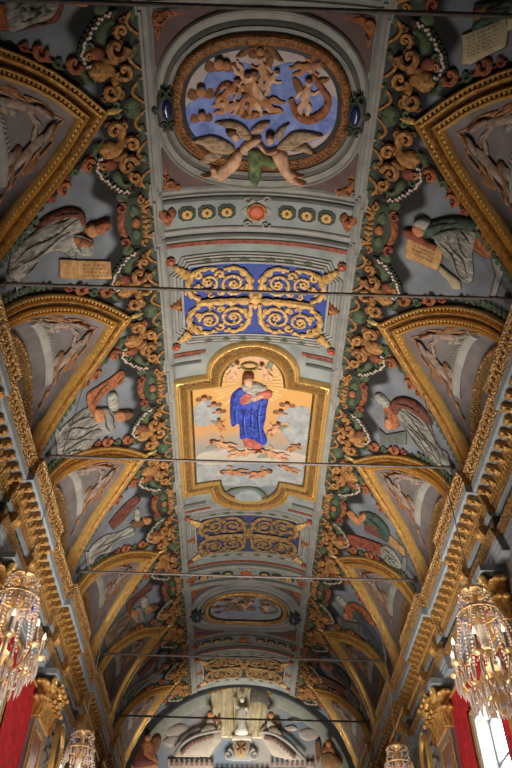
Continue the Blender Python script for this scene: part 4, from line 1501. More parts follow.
for a_ in (((195, 108), 20, .75, 1, True, SKIN_P), ((300, 112), -25, .75, -1, True, SKIN_P), ((165, 335), -60, .9, 1, True, SKIN), ((225, 360), 75, .95, -1, False, SKIN), ((325, 365), -72, 1.0, 1, True, SKIN),
           ((155, 275), -10, .6, 1, True, SKIN_O), ((325, 290), 20, .75, -1, True, SKIN), ((385, 345), 40, .6, 1, False, SKIN_O), ((200, 420), -80, .9, 1, False, SKIN_O), ((280, 425), 60, .85, -1, False, SKIN_O), ((370, 410), -70, .7, 1, False, SKIN_O)):
    mini(*a_)
for c in ((135, 212), (150, 232), (105, 192), (365, 212), (345, 235)):
    cherub(t, tM(c)[0], .85, SKIN_O, BROWN)
mp_('moon_globe', [(195, 505), (215, 485), (245, 478), (275, 488), (290, 510), (262, 520), (225, 520)], mat('grey_globe_paint', '#8c9494', .6, 0, .2, 4), .03, .07)
mb = MB()
stroke(mb, catmull(tM((165, 495), (185, 478), (215, 470), (255, 468), (285, 480), (300, 500)), False, 4), .04, pq, .05)
t.part('serpent', mb, mat('dark_green_serpent_paint', '#4a5a40', .7, 0, .3, 8))
# ------------------------------------------------------------------ prophets and sibyls painted in the fields between the lunettes
OUTL = mat('dark_brown_contour', '#2a211b', .85, 0, .2, 8)
FOLD = {'grey_robe_paint': mat('grey_fold_paint', '#4a4843', .85, 0, .2, 8), 'white_robe_paint': mat('pale_fold_paint', '#5e5c55', .85, 0, .2, 8)}
def figure(lab, parts, anchor):
    t = Thing('fresco_figure', lab, 'painted figure', pq(*anchor), 'robed figures between the lunettes')
    prev = {}
    for nm, P, m, h, bul, f in parts:
        mb = MB()
        flatn = nm.startswith(('tablet', 'book', 'scroll', 'pedestal', 'block'))
        relief(mb, densify(P, .2) if flatn else P, pq, h, bul*.75, not flatn, .05, folds=f)
        o = t.part(nm, mb, m)
        mb = MB()       # the painter's dark contour
        C = catmull(P, True, 3) if not flatn else densify(P, .1)
        stroke(mb, C+[C[0]], .014, pq, .002, 5, .6)
        t.part('contour', mb, OUTL, o)
        if nm in ('robe', 'mantle', 'banner', 'sleeve'):
            A_ = np.array(C)
            cen = A_.mean(0)
            ax = np.linalg.svd(A_-cen)[2]
            w_ = np.abs((A_-cen)@ax[1]).max()
            l_ = np.abs((A_-cen)@ax[0]).max()
            nf = 5 if nm == 'robe' else 2
            for i in range(nf):     # brushed dark folds running down the cloth
                v0 = w_*(-.75+1.5*(i+.5)/nf)
                run = []
                for j in range(13):
                    uu = -l_+2*l_*j/12
                    c = cen+ax[0]*uu+ax[1]*(v0+.09*w_*math.sin(j*.9+i*2))
                    if inside(tuple(c), C) and edge_dist([c], C)[0] > .05:
                        run.append((tuple(c), edge_dist([c], C)[0]))
                    elif len(run) > 2:
                        break
                    else:
                        run = []
                if len(run) > 2:
                    pts = [r[0] for r in run]
                    dm = edge_dist(A_*.5+cen*.5, C).max()
                    hs = [h+bul*.75*math.sqrt(max(0, 1-(1-min(1, r[1]/max(dm*.75, .01)))**2))*.92 for r in run]
                    hm = dict(zip(pts, hs))
                    rr = taper(len(pts), .006, .022, .006)
                    mb = MB()
                    stroke(mb, pts, rr, lambda p, q, hh, P=pts, H=hs: pq(p, q, hh+H[min(range(len(P)), key=lambda z: (P[z][0]-p)**2+(P[z][1]-q)**2)]), .0, 5, .8)
                    t.part('fold', mb, FOLD[m.name] if m.name in FOLD else OUTL, o)
        prev[nm] = o
    return t
def lettering(t, quad, rows_, m=INK):
    """rows of short dark strokes standing for the hand-painted words on a sheet"""
    tab = [c for c in t.o.children if c.name.startswith(('tablet', 'scroll_sheet'))][0]
    mb = MB()
    A, B, C, D = [np.array(q) for q in quad]
    for r in range(rows_):
        v = (r+.7)/(rows_+.4)
        u = .1
        while u < .88:
            l = random.choice((.05, .08, .1))
            for uu in np.arange(u, min(u+l, .9), .035):
                c = (A*(1-uu)+B*uu)*(1-v)+(D*(1-uu)+C*uu)*v
                e = (D-A)*(.32/rows_)*random.uniform(.7, 1)
                w_ = (B-A)*.009
                mb.add([pq(*(c-w_-e/2), .1), pq(*(c+w_-e/2), .1), pq(*(c+w_+e/2), .1), pq(*(c-w_+e/2), .1)], [(0, 1, 2, 3)])
            u += l+.06
    t.part('lettering', mb, m, tab, smooth=False)
def tr_(ox, oy, k):
    return lambda *pts: trace(pts, ox, oy, k)
REDB = mat('red_brown_mantle_paint', '#74402f', .85, 0, .2, 4, .2, 9, second='#3a201b', streak=3)
GREENM = mat('dark_green_mantle_paint', '#42564a', .85, 0, .2, 4, .2, 9, second='#1f2a26', streak=3)
BEARD = mat('brown_beard_paint', '#6e4c34', .8, 0, .3, 9)
a = tr_(0, 160, 3.2)
f1 = figure('grey robed figure in an orange hat with inscribed tablets, left before the blue scroll panel', [
    ('pedestal', a((18, 256), (42, 258), (58, 340), (76, 430), (52, 436), (36, 340)), STONE, .01, .03, 0),
    ('robe', a((25, 345), (40, 290), (95, 240), (150, 200), (195, 180), (235, 165), (265, 175), (272, 205), (248, 240), (240, 310), (215, 305), (190, 290), (140, 300), (110, 340), (80, 375), (30, 378)), GREYROBE, .03, .08, .02),
    ('mantle', a((98, 218), (140, 180), (175, 162), (215, 150), (255, 158), (272, 190), (255, 212), (240, 182), (195, 185), (130, 208)), REDB, .06, .08, .02),
    ('sleeve', a((228, 235), (285, 250), (290, 290), (272, 300), (245, 296), (225, 275)), WHITEROBE, .12, .05, .02),
    ('arm', a((225, 240), (260, 245), (282, 255), (284, 268), (255, 272), (232, 268)), ORANGE, .15, .04, 0),
    ('face', a((270, 212), (285, 200), (302, 205), (304, 230), (285, 240), (272, 232)), SKIN_O, .14, .05, 0),
    ('hat', a((290, 206), (315, 194), (338, 186), (347, 198), (335, 215), (310, 228), (298, 225)), ORANGE, .17, .05, 0),
    ('tablet', a((188, 316), (244, 318), (246, 376), (188, 374)), PAPER, .06, .02, 0),
    ('tablet_leaf', a((246, 320), (350, 322), (355, 378), (248, 378)), PAPER, .05, .03, 0),
], a((180, 260))[0])
lettering(f1, a((250, 324), (348, 326), (350, 374), (252, 374)), 4)
a = tr_(0, 240, 2.844)
f2 = figure('grey robed figure raising a long orange banner, left before the blue-robed woman', [
    ('pedestal', a((150, 535), (166, 535), (186, 608), (165, 612)), STONE, .01, .03, 0),
    ('robe', a((160, 600), (165, 548), (205, 505), (250, 475), (275, 500), (300, 510), (322, 535), (300, 552), (270, 560), (255, 590), (210, 607), (172, 612)), GREYROBE, .03, .08, .02),
    ('sleeve', a((285, 478), (310, 478), (328, 500), (320, 535), (295, 545), (275, 520)), STONE, .1, .06, .02),
    ('banner', a((245, 440), (275, 415), (310, 392), (340, 370), (352, 376), (345, 405), (300, 432), (272, 465), (266, 500), (254, 490)), ORANGE, .05, .05, .02),
    ('arm', a((305, 440), (325, 430), (332, 475), (308, 478)), WHITEROBE, .1, .05, .01),
    ('face', a((320, 490), (340, 482), (352, 488), (350, 502), (330, 508)), SKIN_O, .14, .04, 0),
    ('beard', a((345, 484), (362, 480), (374, 488), (360, 500), (348, 502)), BEARD, .15, .04, 0),
    ('hand', a((265, 478), (290, 480), (292, 500), (270, 515)), SKIN_O, .12, .04, 0),
], a((250, 520))[0])
a = tr_(40, 440, 3.657)
f3 = figure('white robed bearded figure with a red-brown book, left beyond the blue-robed woman', [
    ('pedestal', a((163, 405), (180, 408), (187, 476), (170, 472)), STONE, .01, .03, 0),
    ('robe', a((175, 440), (180, 400), (230, 350), (290, 335), (330, 315), (347, 330), (330, 350), (270, 372), (250, 410), (208, 420), (185, 455)), WHITEROBE, .03, .08, .02),
    ('book', a((250, 300), (275, 270), (300, 240), (350, 198), (367, 215), (330, 260), (300, 295), (265, 325)), REDB, .05, .04, .0),
    ('arm', a((345, 255), (359, 250), (360, 292), (345, 290)), WHITEROBE, .08, .04, 0),
    ('beard', a((330, 300), (360, 285), (378, 290), (365, 308), (345, 312)), BEARD, .12, .05, 0),
    ('face', a((372, 284), (400, 278), (398, 294), (378, 300)), SKIN_O, .12, .05, 0),
], a((270, 370))[0])
a = tr_(340, 0, 2.954)
b = tr_(200, 180, 1.641)
f4 = figure('green mantled figure with an inscribed sheet, right before the blue scroll panel', [
    ('pedestal', b((478, 128), (493, 128), (500, 150), (486, 192), (476, 190), (486, 155)), STONE, .01, .03, 0),
    ('block', b((452, 92), (478, 76), (490, 95), (486, 122), (470, 128), (445, 112)), ORANGE, .02, .04, 0),
    ('robe', b((385, 92), (405, 82), (440, 78), (455, 90), (448, 120), (450, 150), (445, 168), (428, 160), (412, 135), (396, 115)), GREYROBE, .04, .08, .02),
    ('mantle', b((360, 80), (380, 68), (410, 60), (445, 62), (452, 80), (430, 78), (405, 76), (388, 88), (372, 94)), GREENM, .07, .09, .02),
    ('scroll_sheet', b((346, 84), (362, 92), (400, 110), (398, 130), (392, 146), (370, 138), (340, 126), (338, 112)), PAPER, .06, .03, 0),
    ('scroll_end', b((396, 138), (410, 150), (428, 165), (430, 178), (418, 178), (408, 162), (394, 148)), PAPER_L, .06, .05, 0),
    ('arm', b((338, 80), (352, 80), (375, 96), (392, 105), (386, 112), (362, 100), (340, 90)), RED, .11, .04, 0),
    ('face', b((352, 78), (358, 70), (368, 74), (372, 86), (362, 90)), SKIN_O, .13, .05, 0),
    ('hair', b((354, 68), (366, 60), (380, 66), (376, 78), (364, 74)), STONE_L, .14, .05, 0),
], b((410, 110))[0])
lettering(f4, b((352, 92), (396, 112), (390, 138), (346, 120)), 4)
a = tr_(330, 250, 2.813)
f5 = figure('grey robed figure in a red mantle raising an arm, right before the blue-robed woman', [
    ('pedestal', a((318, 560), (332, 570), (345, 630), (330, 640), (322, 600)), STONE, .01, .03, 0),
    ('robe', a((190, 432), (215, 430), (260, 470), (300, 540), (332, 590), (322, 612), (290, 592), (240, 545), (215, 505), (190, 475)), GREYROBE, .03, .08, .02),
    ('mantle', a((172, 432), (200, 412), (245, 424), (285, 470), (288, 492), (250, 462), (212, 442), (190, 462)), REDB, .07, .08, .02),
    ('arm', a((150, 425), (165, 430), (188, 450), (198, 490), (180, 498), (168, 470)), ORANGE, .1, .05, .01),
    ('hat', a((130, 405), (146, 402), (172, 432), (160, 442), (142, 425)), WHITEROBE, .1, .05, 0),
    ('face', a((160, 470), (180, 472), (182, 495), (165, 498)), SKIN_O, .12, .05, 0),
    ('tablet', a((140, 500), (160, 518), (216, 508), (216, 546), (146, 546)), mat('grey_green_book_paint', '#5a6058', .8, 0, .25, 6), .05, .04, 0),
], a((240, 510))[0])
a = tr_(300, 440, 3.657)
f6 = figure('figure in dark mantle with two big red books, right beyond the blue-robed woman', [
    ('pedestal', a((376, 425), (392, 430), (388, 480), (372, 476)), STONE, .01, .03, 0),
    ('block', a((328, 345), (385, 400), (387, 428), (355, 400), (325, 378)), PAPER, .02, .04, 0),
    ('robe', a((298, 390), (328, 388), (372, 450), (366, 468), (330, 452), (304, 422)), WHITEROBE, .04, .1, .04),
    ('mantle', a((224, 282), (245, 260), (290, 280), (328, 330), (318, 372), (275, 322), (245, 302)), GREENM, .05, .09, .02),
    ('book', a((178, 340), (300, 380), (300, 417), (174, 376)), RED, .07, .03, 0),
    ('book', a((240, 300), (280, 298), (312, 362), (242, 326)), REDB, .09, .04, 0),
    ('arm', a((174, 262), (192, 260), (228, 300), (210, 304)), SKIN_O, .08, .04, 0),
    ('face', a((222, 268), (240, 262), (250, 280), (232, 290)), SKIN_O, .13, .05, 0),
], a((270, 360))[0])
a = tr_(0, 0, 3.938)
figure('seated figure in a grey-brown robe by an orange block, left at the very top', [
    ('block', a((-30, 10), (30, 20), (42, 120), (-20, 118)), ORANGE, .02, .03, 0),
    ('robe', a((30, -20), (215, -10), (222, 40), (185, 75), (120, 95), (65, 118), (30, 112)), GREYROBE, .04, .12, .05),
    ('mantle', a((215, -15), (250, 0), (240, 50), (222, 82), (190, 92), (60, 122), (120, 100), (190, 72)), REDB, .04, .08, .02),
    ('arm', a((262, -8), (330, 2), (340, 18), (320, 24), (265, 8)), SKIN_O, .06, .04, 0),
], a((120, 60))[0])
a = tr_(400, 0, 4.571)
f8 = figure('dark robed figure behind a large inscribed sheet, right at the very top', [
    ('robe', a((345, 20), (420, 0), (520, -10), (520, 80), (420, 105), (330, 148), (350, 80)), GREENM, .03, .1, .04),
    ('scroll_sheet', a((290, 160), (380, 125), (490, 80), (500, 140), (490, 212), (400, 255), (330, 292), (290, 288), (296, 220)), PAPER_L, .06, .04, 0),
    ('scroll_end', a((500, 45), (530, 40), (530, 130), (500, 140)), PAPER_L, .07, .06, 0),
    ('arm', a((345, 40), (410, 20), (418, 70), (350, 90)), BROWN, .08, .06, .01),
], a((400, 120))[0])
lettering(f8, a((302, 168), (480, 92), (482, 205), (306, 272)), 6)
swap = {'grey_robe_paint': MATS['stone'] if 'stone' in MATS else BROWN}
dup(f2.o, 'brown robed figure with a raised banner, left before the far oval', BAY*2, mats={'grey_robe_paint': mat('tan_robe_paint', '#86705a', .8, 0, .3, 4, second='#4c3c30'), 'orange_acanthus': REDB})
dup(f3.o, 'bearded figure with a dark book, left beyond the far oval', BAY*2, mats={'white_robe_paint': GREYROBE})
dup(f5.o, 'figure in an orange mantle with an outstretched arm, right before the far oval', BAY*2, mats={'grey_robe_paint': mat('dark_blue_robe_paint', '#4a505c', .8, 0, .3, 4), 'red_brown_mantle_paint': ORANGE})
dup(f6.o, 'figure in grey with two dark books, right beyond the far oval', BAY*2, mats={'brick_red_paint': REDB, 'white_robe_paint': GREYROBE})
# ------------------------------------------------------------------ painted end wall
def on_end(u, v):
    d = ray(u, v)
    s = EW/d[1]
    return (CX+d[0]*s, d[2]*s)
def tE(ox, oy, k):
    return lambda *pts: [on_end(ox+x/k, oy+y/k) for x, y in pts]
A = tE(130, 680, 4.267)
B = tE(230, 680, 3.938)
S_ = lambda *pts: [on_end(*p) for p in pts]
me_ = lambda x, z, h=0.: Vector((x, EW-h, z))
def flatpart(t, nm, P, m, h=.02, bul=.05, smooth=True, folds=0., parent=None):
    mb = MB()
    relief(mb, P, me_, h, bul, smooth, None, folds=folds)
    return t.part(nm, mb, m, parent)
mb = MB()
rg = [[me_(x, z, h) for x, z in arch_curve(hw, rs)] for hw, rs, h in ((4.75, 4.4, .01), (4.75, 4.4, .05), (4.2, 3.86, .05), (4.15, 3.8, .01))]
mb.loft(rg, closed=False)
struct('trim_6', mb, mat('pale_green_border', '#8b8f84', .85, 0, .15, 3), None, True)
t = Thing('painted_cloud', 'pinkish clouds painted on the left of the end wall', 'cloud', me_(*A((210, 200))[0]))
for P in (A((150, 215), (190, 190), (235, 190), (250, 215), (215, 235), (170, 245)), A((140, 260), (180, 235), (215, 245), (210, 275), (160, 285))):
    flatpart(t, 'puff', P, mat('pinkish_grey_cloud', '#a59a92', .85, 0, .15, 2), .01, .04)
t = Thing('painted_cloud', 'pale clouds painted on the right of the end wall', 'cloud', me_(*B((300, 200))[0]))
for P in (B((270, 205), (300, 190), (345, 195), (350, 225), (310, 240), (280, 230)), B((215, 185), (250, 178), (265, 195), (230, 202)), B((225, 155), (270, 150), (305, 158), (260, 165))):
    flatpart(t, 'puff', P, mat('pinkish_grey_cloud', '#a59a92'), .01, .04)
CREAM = mat('cream_curtain_paint', '#d4c8a6', .8, 0, .15, 2.5, .1, 8, second='#a89b78')
t = Thing('painted_canopy', 'cream curtain canopy with gold top painted behind the white statue', 'canopy', me_(0, 12.4))
L0, R0 = on_end(211, 692), on_end(270, 692)
L1, R1 = on_end(211, 737), on_end(262, 737)
mb = MB()
n = 60
rowA = [(L0[0]+(R0[0]-L0[0])*i/n, L0[1]+.32*math.sin(pi*i/n)) for i in range(n+1)]
rowB = [(L1[0]+(R1[0]-L1[0])*i/n, L1[1]) for i in range(n+1)]
hh = [.1+.05*math.sin(i*1.15)+.03*math.sin(i*.47) for i in range(n+1)]
mb.loft([[me_(x, z, .0) for x, z in rowA], [me_(*rowA[i], hh[i]) for i in range(n+1)], [me_(*rowB[i], hh[i]) for i in range(n+1)], [me_(x, z, 0) for x, z in rowB]], closed=False)
t.part('curtain', mb, CREAM)
mb = MB()
stroke(mb, rowA[::3], .07, me_, .1)
for i in range(0, n+1, 4):
    blob(mb, rowA[i][0], rowA[i][1]-.1, .09, me_, .1, 1.3)
t.part('gold_valance', mb, mat('dull_gold_paint', '#8f7636', .6, .1, .3, 6))
mb = MB()
relief(mb, [(x*1.0-.03, z) for x, z in [(rowA[30][0]+dx, rowA[30][1]+dz) for dx, dz in ((-.3, 0), (-.12, .12), (0, .32), (.12, .12), (.3, 0), (0, -.1))]], me_, .1, .08)
t.part('crest', mb, mat('dull_gold_paint', '#8f7636'))
t = Thing('painted_banner', 'dark grey banner painted against the right of the cream canopy', 'banner', me_(*B((110, 80))[0]))
flatpart(t, 'cloth', B((85, 42), (110, 40), (150, 62), (156, 120), (135, 100), (110, 92), (86, 95), (78, 88)), mat('dark_banner_paint', '#5d5850', .8, 0, .3, 4), .2, .05, True, .02)
WST = mat('white_statue_paint', '#c4c0b2', .75, 0, .15, 5, .1, 12)
t = Thing('painted_statue', 'white standing robed statue on the plinth before the cream canopy', 'statue', me_(*A((470, 240))[0]))
flatpart(t, 'robe', A((455, 150), (465, 125), (490, 122), (500, 150), (497, 190), (502, 238), (450, 238), (458, 195)), WST, .2, .14, True, .02)
mb = MB()
c = A((478, 98))[0]
blob(mb, c[0], c[1], .11, me_, .26, 1.25, .9, 10, 6)
t.part('head', mb, WST)
mb = MB()
stroke(mb, A((462, 132), (448, 115), (442, 85)), [.08, .06, .04], me_, .24)
stroke(mb, A((494, 132), (506, 150), (498, 172)), [.08, .06, .05], me_, .24)
t.part('arms', mb, WST)
mb = MB()
stroke(mb, A((442, 78), (440, 150), (444, 236)), .02, me_, .26)
t.part('staff', mb, BROWN)
PST = mat('pinkish_stone_paint', '#b9aea0', .8, 0, .15, 3)
t = Thing('painted_plinth', 'grey stone plinth with a round emblem under the white statue', 'plinth', me_(*A((470, 330))[0]))
flatpart(t, 'block', A((440, 262), (510, 262), (512, 300), (516, 345), (432, 345), (438, 300)), STONE_L, .1, .05, False)
flatpart(t, 'cap', A((432, 240), (520, 240), (516, 262), (436, 262)), PST, .14, .04, False)
for f in (-1, 1):
    c = A((475+f*55, 325))[0]
    mb = MB()
    stroke(mb, spiral(c[0], c[1], .22, .05, 90, 90+f*420, 18), .06, me_, .1)
    t.part('side_scroll', mb, STONE_L)
c = A((474, 300))[0]
mb = MB()
relief(mb, [(c[0]+.3*math.cos(2*pi*i/24), c[1]+.34*math.sin(2*pi*i/24)) for i in range(24)], me_, .14, .05, False)
md = t.part('medallion', mb, mat('tan_medallion_paint', '#9c8562', .8, 0, .2, 5))
mb = MB()
for i in range(6):
    stroke(mb, [(c[0], c[1]), (c[0]+.2*math.cos(i*pi/3+.5), c[1]+.22*math.sin(i*pi/3+.5))], .025, me_, .2)
t.part('emblem', mb, BROWN, md)
def ped(lab, P, den, anchor):
    t = Thing('painted_pediment', lab, 'pediment', me_(*anchor), 'broken pediment halves')
    flatpart(t, 'pediment', P, PST, .12, .06, False)
    mb = MB()
    D = densify(catmull(den[0], False, 4), .05, False)
    stroke(mb, D[::3], .06, me_, .2)
    t.part('cornice', mb, STONE_L)
    mb = MB()
    D2 = catmull(den[1], False, 3)
    for p in D2:
        blob(mb, p[0], p[1], .09, me_, .2)
    t.part('modillions', mb, mat('rosy_brown_paint', '#86695f', .8, 0, .25, 5))
ped('left half of the broken curved pediment on the end wall', A((193, 330), (230, 282), (290, 245), (392, 224), (390, 262), (365, 285), (340, 330)), (A((193, 330), (225, 282), (290, 245), (392, 224)), A((225, 322), (255, 290), (300, 270), (350, 252))), A((300, 300))[0])
ped('right half of the broken curved pediment on the end wall', B((118, 214), (170, 222), (235, 262), (292, 322), (240, 322), (170, 300), (145, 262)), (B((118, 214), (172, 222), (235, 262), (292, 322)), B((140, 238), (175, 250), (215, 280), (250, 312))), B((200, 270))[0])
t = Thing('painted_entablature', 'rosy dentilled entablature along the foot of the end wall lunette', 'entablature', me_(0, 10.4))
flatpart(t, 'beam', S_((168, 760), (212, 760), (214, 771), (306, 771), (306, 762), (314, 762), (316, 790), (166, 790)), PST, .08, .05, False)
mb = MB()
for x in range(172, 314, 5):
    p = on_end(x, 766 if x < 214 or x > 268 else 774)
    mb.box((p[0]-.06, EW-.2, p[1]-.05), (p[0]+.06, EW-.1, p[1]+.08))
t.part('dentils', mb, mat('rosy_brown_paint', '#7c5a50'), smooth=False)
def seated(lab, body, robe, head, wing, mrobe, m=WST):
    t = Thing('painted_attendant', lab, 'painted figure', me_(*body[0]), 'seated figures on the end wall')
    flatpart(t, 'body', body, m, .14, .1)
    if robe:
        flatpart(t, 'robe', robe, mrobe, .2, .09, True, .02)
    mb = MB()
    blob(mb, head[0], head[1], .13, me_, .22, 1.15, .7, 10, 6)
    hd = t.part('head', mb, SKIN_O)
    mb = MB()
    blob(mb, head[0], head[1]+.06, .125, me_, .23, .8, .72, 9, 5)
    t.part('hair', mb, HAIR, hd)
    if wing:
        flatpart(t, 'wing', wing, BROWN, .1, .05)
seated('grey angel seated on the left pediment half', A((325, 175), (350, 165), (362, 190), (368, 222), (335, 232), (300, 232), (318, 205)), A((320, 200), (350, 195), (368, 222), (300, 234)), A((342, 158))[0], A((352, 165), (385, 155), (375, 185), (360, 195)), mat('taupe_robe_paint', '#877c6c', .8, 0, .3, 5))
seated('grey angel seated on the right pediment half', B((145, 165), (165, 160), (185, 190), (205, 225), (170, 225), (148, 210)), B((150, 195), (180, 190), (208, 226), (155, 218)), B((160, 150))[0], B((175, 160), (195, 165), (190, 185), (178, 185)), mat('taupe_robe_paint', '#877c6c'))
seated('reddish brown seated figure at the left foot of the end wall', A((45, 270), (75, 250), (95, 275), (105, 320), (120, 370), (60, 380), (5, 375), (25, 320)), A((28, 300), (60, 285), (70, 330), (110, 365), (40, 380), (10, 370)), A((78, 258))[0], A((95, 255), (128, 240), (132, 270), (108, 320)), mat('dark_red_robe_paint', '#6a3b33', .8, 0, .3, 5), SKIN_O)
seated('brown winged seated figure at the right foot of the end wall', B((365, 270), (395, 255), (415, 285), (425, 335), (380, 350), (360, 320)), B((360, 300), (400, 290), (440, 340), (370, 352)), B((385, 262))[0], B((335, 255), (352, 240), (358, 290), (345, 330)), mat('ochre_robe_paint', '#8a6a45', .8, 0, .3, 5), SKIN_O)
# ------------------------------------------------------------------ side walls: pilasters with gilded capitals
def make_capital(t, sd, y):
    x = sd*4.72
    mb = MB()
    mb.loft([[(x, y-.5, 6.55), (x, y+.5, 6.55), (sd*4.948, y+.5, 6.55), (sd*4.948, y-.5, 6.55)], [(x-sd*.12, y-.54, 7.4), (x-sd*.12, y+.54, 7.4), (sd*4.948, y+.54, 7.4), (sd*4.948, y-.54, 7.4)]])
    bell = t.part('capital', mb, CARV)
    mb = MB()
    mb.box((x-sd*.28, y-.72, 7.42), (sd*4.948, y+.72, 7.55))
    t.part('abacus', mb, BLUEGREY, bell, smooth=False)
    for rrow, (z0, hgt, n, out) in enumerate(((6.5, .42, 4, .16), (6.78, .46, 3, .24))):
        for i in range(n):
            yy = y+(i-(n-1)/2)*.3
            mb = MB()
            rings = []
            for j in range(8):
                u = j/7
                z = z0+hgt*math.sin(u*pi*.62)
                o = out*(u**2)*1.3
                hw = .15*math.sin(pi*(.2+.75*u))+.02
                rings.append([(x-sd*(.03+o), yy-hw, z), (x-sd*(.09+o), yy-hw*.4, z+.02), (x-sd*(.07+o), yy, z), (x-sd*(.09+o), yy+hw*.4, z+.02), (x-sd*(.03+o), yy+hw, z), (x-sd*(.0+o), yy, z-.02)])
            mb.loft(rings)
            mb.ball((x-sd*(.1+out*1.3), yy, z0+hgt*.92), .06, 7, 5, (1, 1.5, 1))
            t.part('acanthus_leaf', mb, GOLD, bell)
    for z0, hgt, out in ((6.5, .42, .14), (6.78, .46, .2)):      # leaves on the two flanks
        for f in (-1, 1):
            for xx in (.02, .13):
                mb = MB()
                rings = []
                X_ = x+sd*(xx-.06)
                for j in range(8):
                    u = j/7
                    z = z0+hgt*math.sin(u*pi*.62)
                    o = out*u*u*1.3+.03
                    hw = .12*math.sin(pi*(.2+.75*u))+.02
                    rings.append([(X_-hw, y+f*(.5+o), z), (X_-hw*.4, y+f*(.56+o), z+.02), (X_, y+f*(.54+o), z), (X_+hw*.4, y+f*(.56+o), z+.02), (X_+hw, y+f*(.5+o), z), (X_, y+f*(.47+o), z-.02)])
                mb.loft(rings)
                mb.ball((X_, y+f*(.56+out*1.3), z0+hgt*.92), .055, 7, 5, (1.5, 1, 1))
                t.part('acanthus_leaf', mb, GOLD, bell)
    for f in (-1, 1):
        mb = MB()
        P = [(x-sd*(.22+.02*i/18), y+f*(.5+(.17-.12*i/18)*math.cos(rad(200+i*28))), 7.26+(.17-.12*i/18)*math.sin(rad(200+i*28))) for i in range(19)]
        mb.tube3(P, [.06-.02*i/18 for i in range(19)], 7)
        t.part('volute', mb, GOLD2, bell)
    mb = MB()
    mb.ball((x-sd*.26, y, 7.32), .13, 9, 6, (.8, 1.1, 1))
    for i in range(6):
        mb.ball((x-sd*.28, y+.13*math.cos(i*pi/3), 7.32+.13*math.sin(i*pi/3)), .07, 6, 4)
    t.part('rosette', mb, GOLD2, bell)
    mb = MB()
    mb.tube3([(x-sd*.03, y-.54, 6.5), (x-sd*.03, y+.54, 6.5)], .05, 8)
    t.part('astragal', mb, GOLD, bell)
MARB = mat('red_brown_marble', '#6e4236', .4, 0, .4, 5)
PIL_N = {2: 'beside the big chandelier', 3: 'beyond the window', 4: 'beside the small chandelier', 5: 'farthest along the wall'}
def make_pilaster(k):
    y, sd = ROD[k], 1
    t = Thing('pilaster', '', 'pilaster', (sd*4.85, y, -1.6), 'pilasters with gilded capitals')
    mb = MB()
    mb.box((sd*4.74, y-.52, -1.6), (sd*4.948, y+.52, 6.5))
    t.part('shaft', mb, BLUEGREY, smooth=False)
    mb = MB()
    mb.box((sd*4.725, y-.36, -1), (sd*4.75, y+.36, 6.3))
    t.part('marble_panel', mb, MARB, smooth=False)
    mb = MB()
    for yy in (-.38, .38):
        mb.tube3([(sd*4.725, y+yy, -1), (sd*4.725, y+yy, 6.32)], .03, 6)
    mb.tube3([(sd*4.725, y-.38, 6.32), (sd*4.725, y+.38, 6.32)], .03, 6)
    for yy in (-.52, .52):
        mb.tube3([(sd*4.74, y+yy, -1.6), (sd*4.74, y+yy, 6.5)], .025, 6)
    t.part('gilded_fillets', mb, GOLD)
    make_capital(t, sd, y)
    for dy in (-.75, .75):      # gilded consoles in the frieze above
        mb = MB()
        mb.loft([[(sd*x, y+dy-.13, z) for x, z in ((4.6, 8.36), (4.55, 8.28), (4.6, 8.15), (4.7, 8.05), (4.74, 8.0), (4.8, 8.0), (4.8, 8.36))], [(sd*x, y+dy+.13, z) for x, z in ((4.6, 8.36), (4.55, 8.28), (4.6, 8.15), (4.7, 8.05), (4.74, 8.0), (4.8, 8.0), (4.8, 8.36))]])
        mb.ball((sd*4.6, y+dy, 8.24), .1, 8, 6, (1, 1.2, 1.1))
        t.part('frieze_console', mb, GOLD)
    return t.o
p0_ = make_pilaster(2)
for k in (2, 3, 4, 5):
    for sd in (1, -1):
        lab = 'grey pilaster with gilded leafy capital, %s wall, %s' % (SIDE[sd], PIL_N[k])
        if (k, sd) == (2, 1):
            p0_['label'] = lab
        else:
            dup(p0_, lab, BAY*(k-2), sd < 0)
# ------------------------------------------------------------------ windows, hangings and frames on the side walls
REDD = mat('red_damask', '#b3161c', .75, 0, .25, 7, .15, 16, second='#7d0d14')
GLASS = mat('bright_window_glass', '#f4f6ff', .2, 0, .02, 3, emit=14)
WFR = mat('window_frame_paint', '#a7a196', .6, 0, .12, 4)
for i, (y, sd) in enumerate(WIN):
    mb = MB()
    mb.box((sd*5.28, y-WHW, WZ0), (sd*5.30, y+WHW, WZ1))
    wn = struct('window_%d' % (i+1), mb, GLASS)
    mb = MB()
    for yy in (-WHW, -.02, WHW-.07):
        mb.box((sd*5.2, y+yy, WZ0), (sd*5.29, y+yy+.07, WZ1))
    for j in range(5):
        z = WZ0+(WZ1-WZ0-.07)*j/4
        mb.box((sd*5.21, y-WHW, z), (sd*5.29, y+WHW, z+.06))
    struct('window_frame', mb, mat('leaden_window_bars', '#6f7078', .5, .2, .15, 5), wn)
    mb = MB()
    for a, b, c, d in ((-WHW-.16, -WHW+.03, WZ0-.1, WZ1+.16), (WHW-.03, WHW+.16, WZ0-.1, WZ1+.16), (-WHW+.03, WHW-.03, WZ1-.03, WZ1+.16)):
        mb.box((sd*4.90, y+a, c), (sd*5.26, y+b, d))
    struct('window_casing', mb, WFR, wn)
    mb = MB()
    for yy in (-WHW-.18, WHW+.18):
        mb.tube3([(sd*4.9, y+yy, WZ0), (sd*4.9, y+yy, WZ1+.18)], .035, 6)
    mb.tube3([(sd*4.9, y-WHW-.18, WZ1+.18), (sd*4.9, y+WHW+.18, WZ1+.18)], .035, 6)
    struct('window_moulding', mb, GOLD, wn, True)
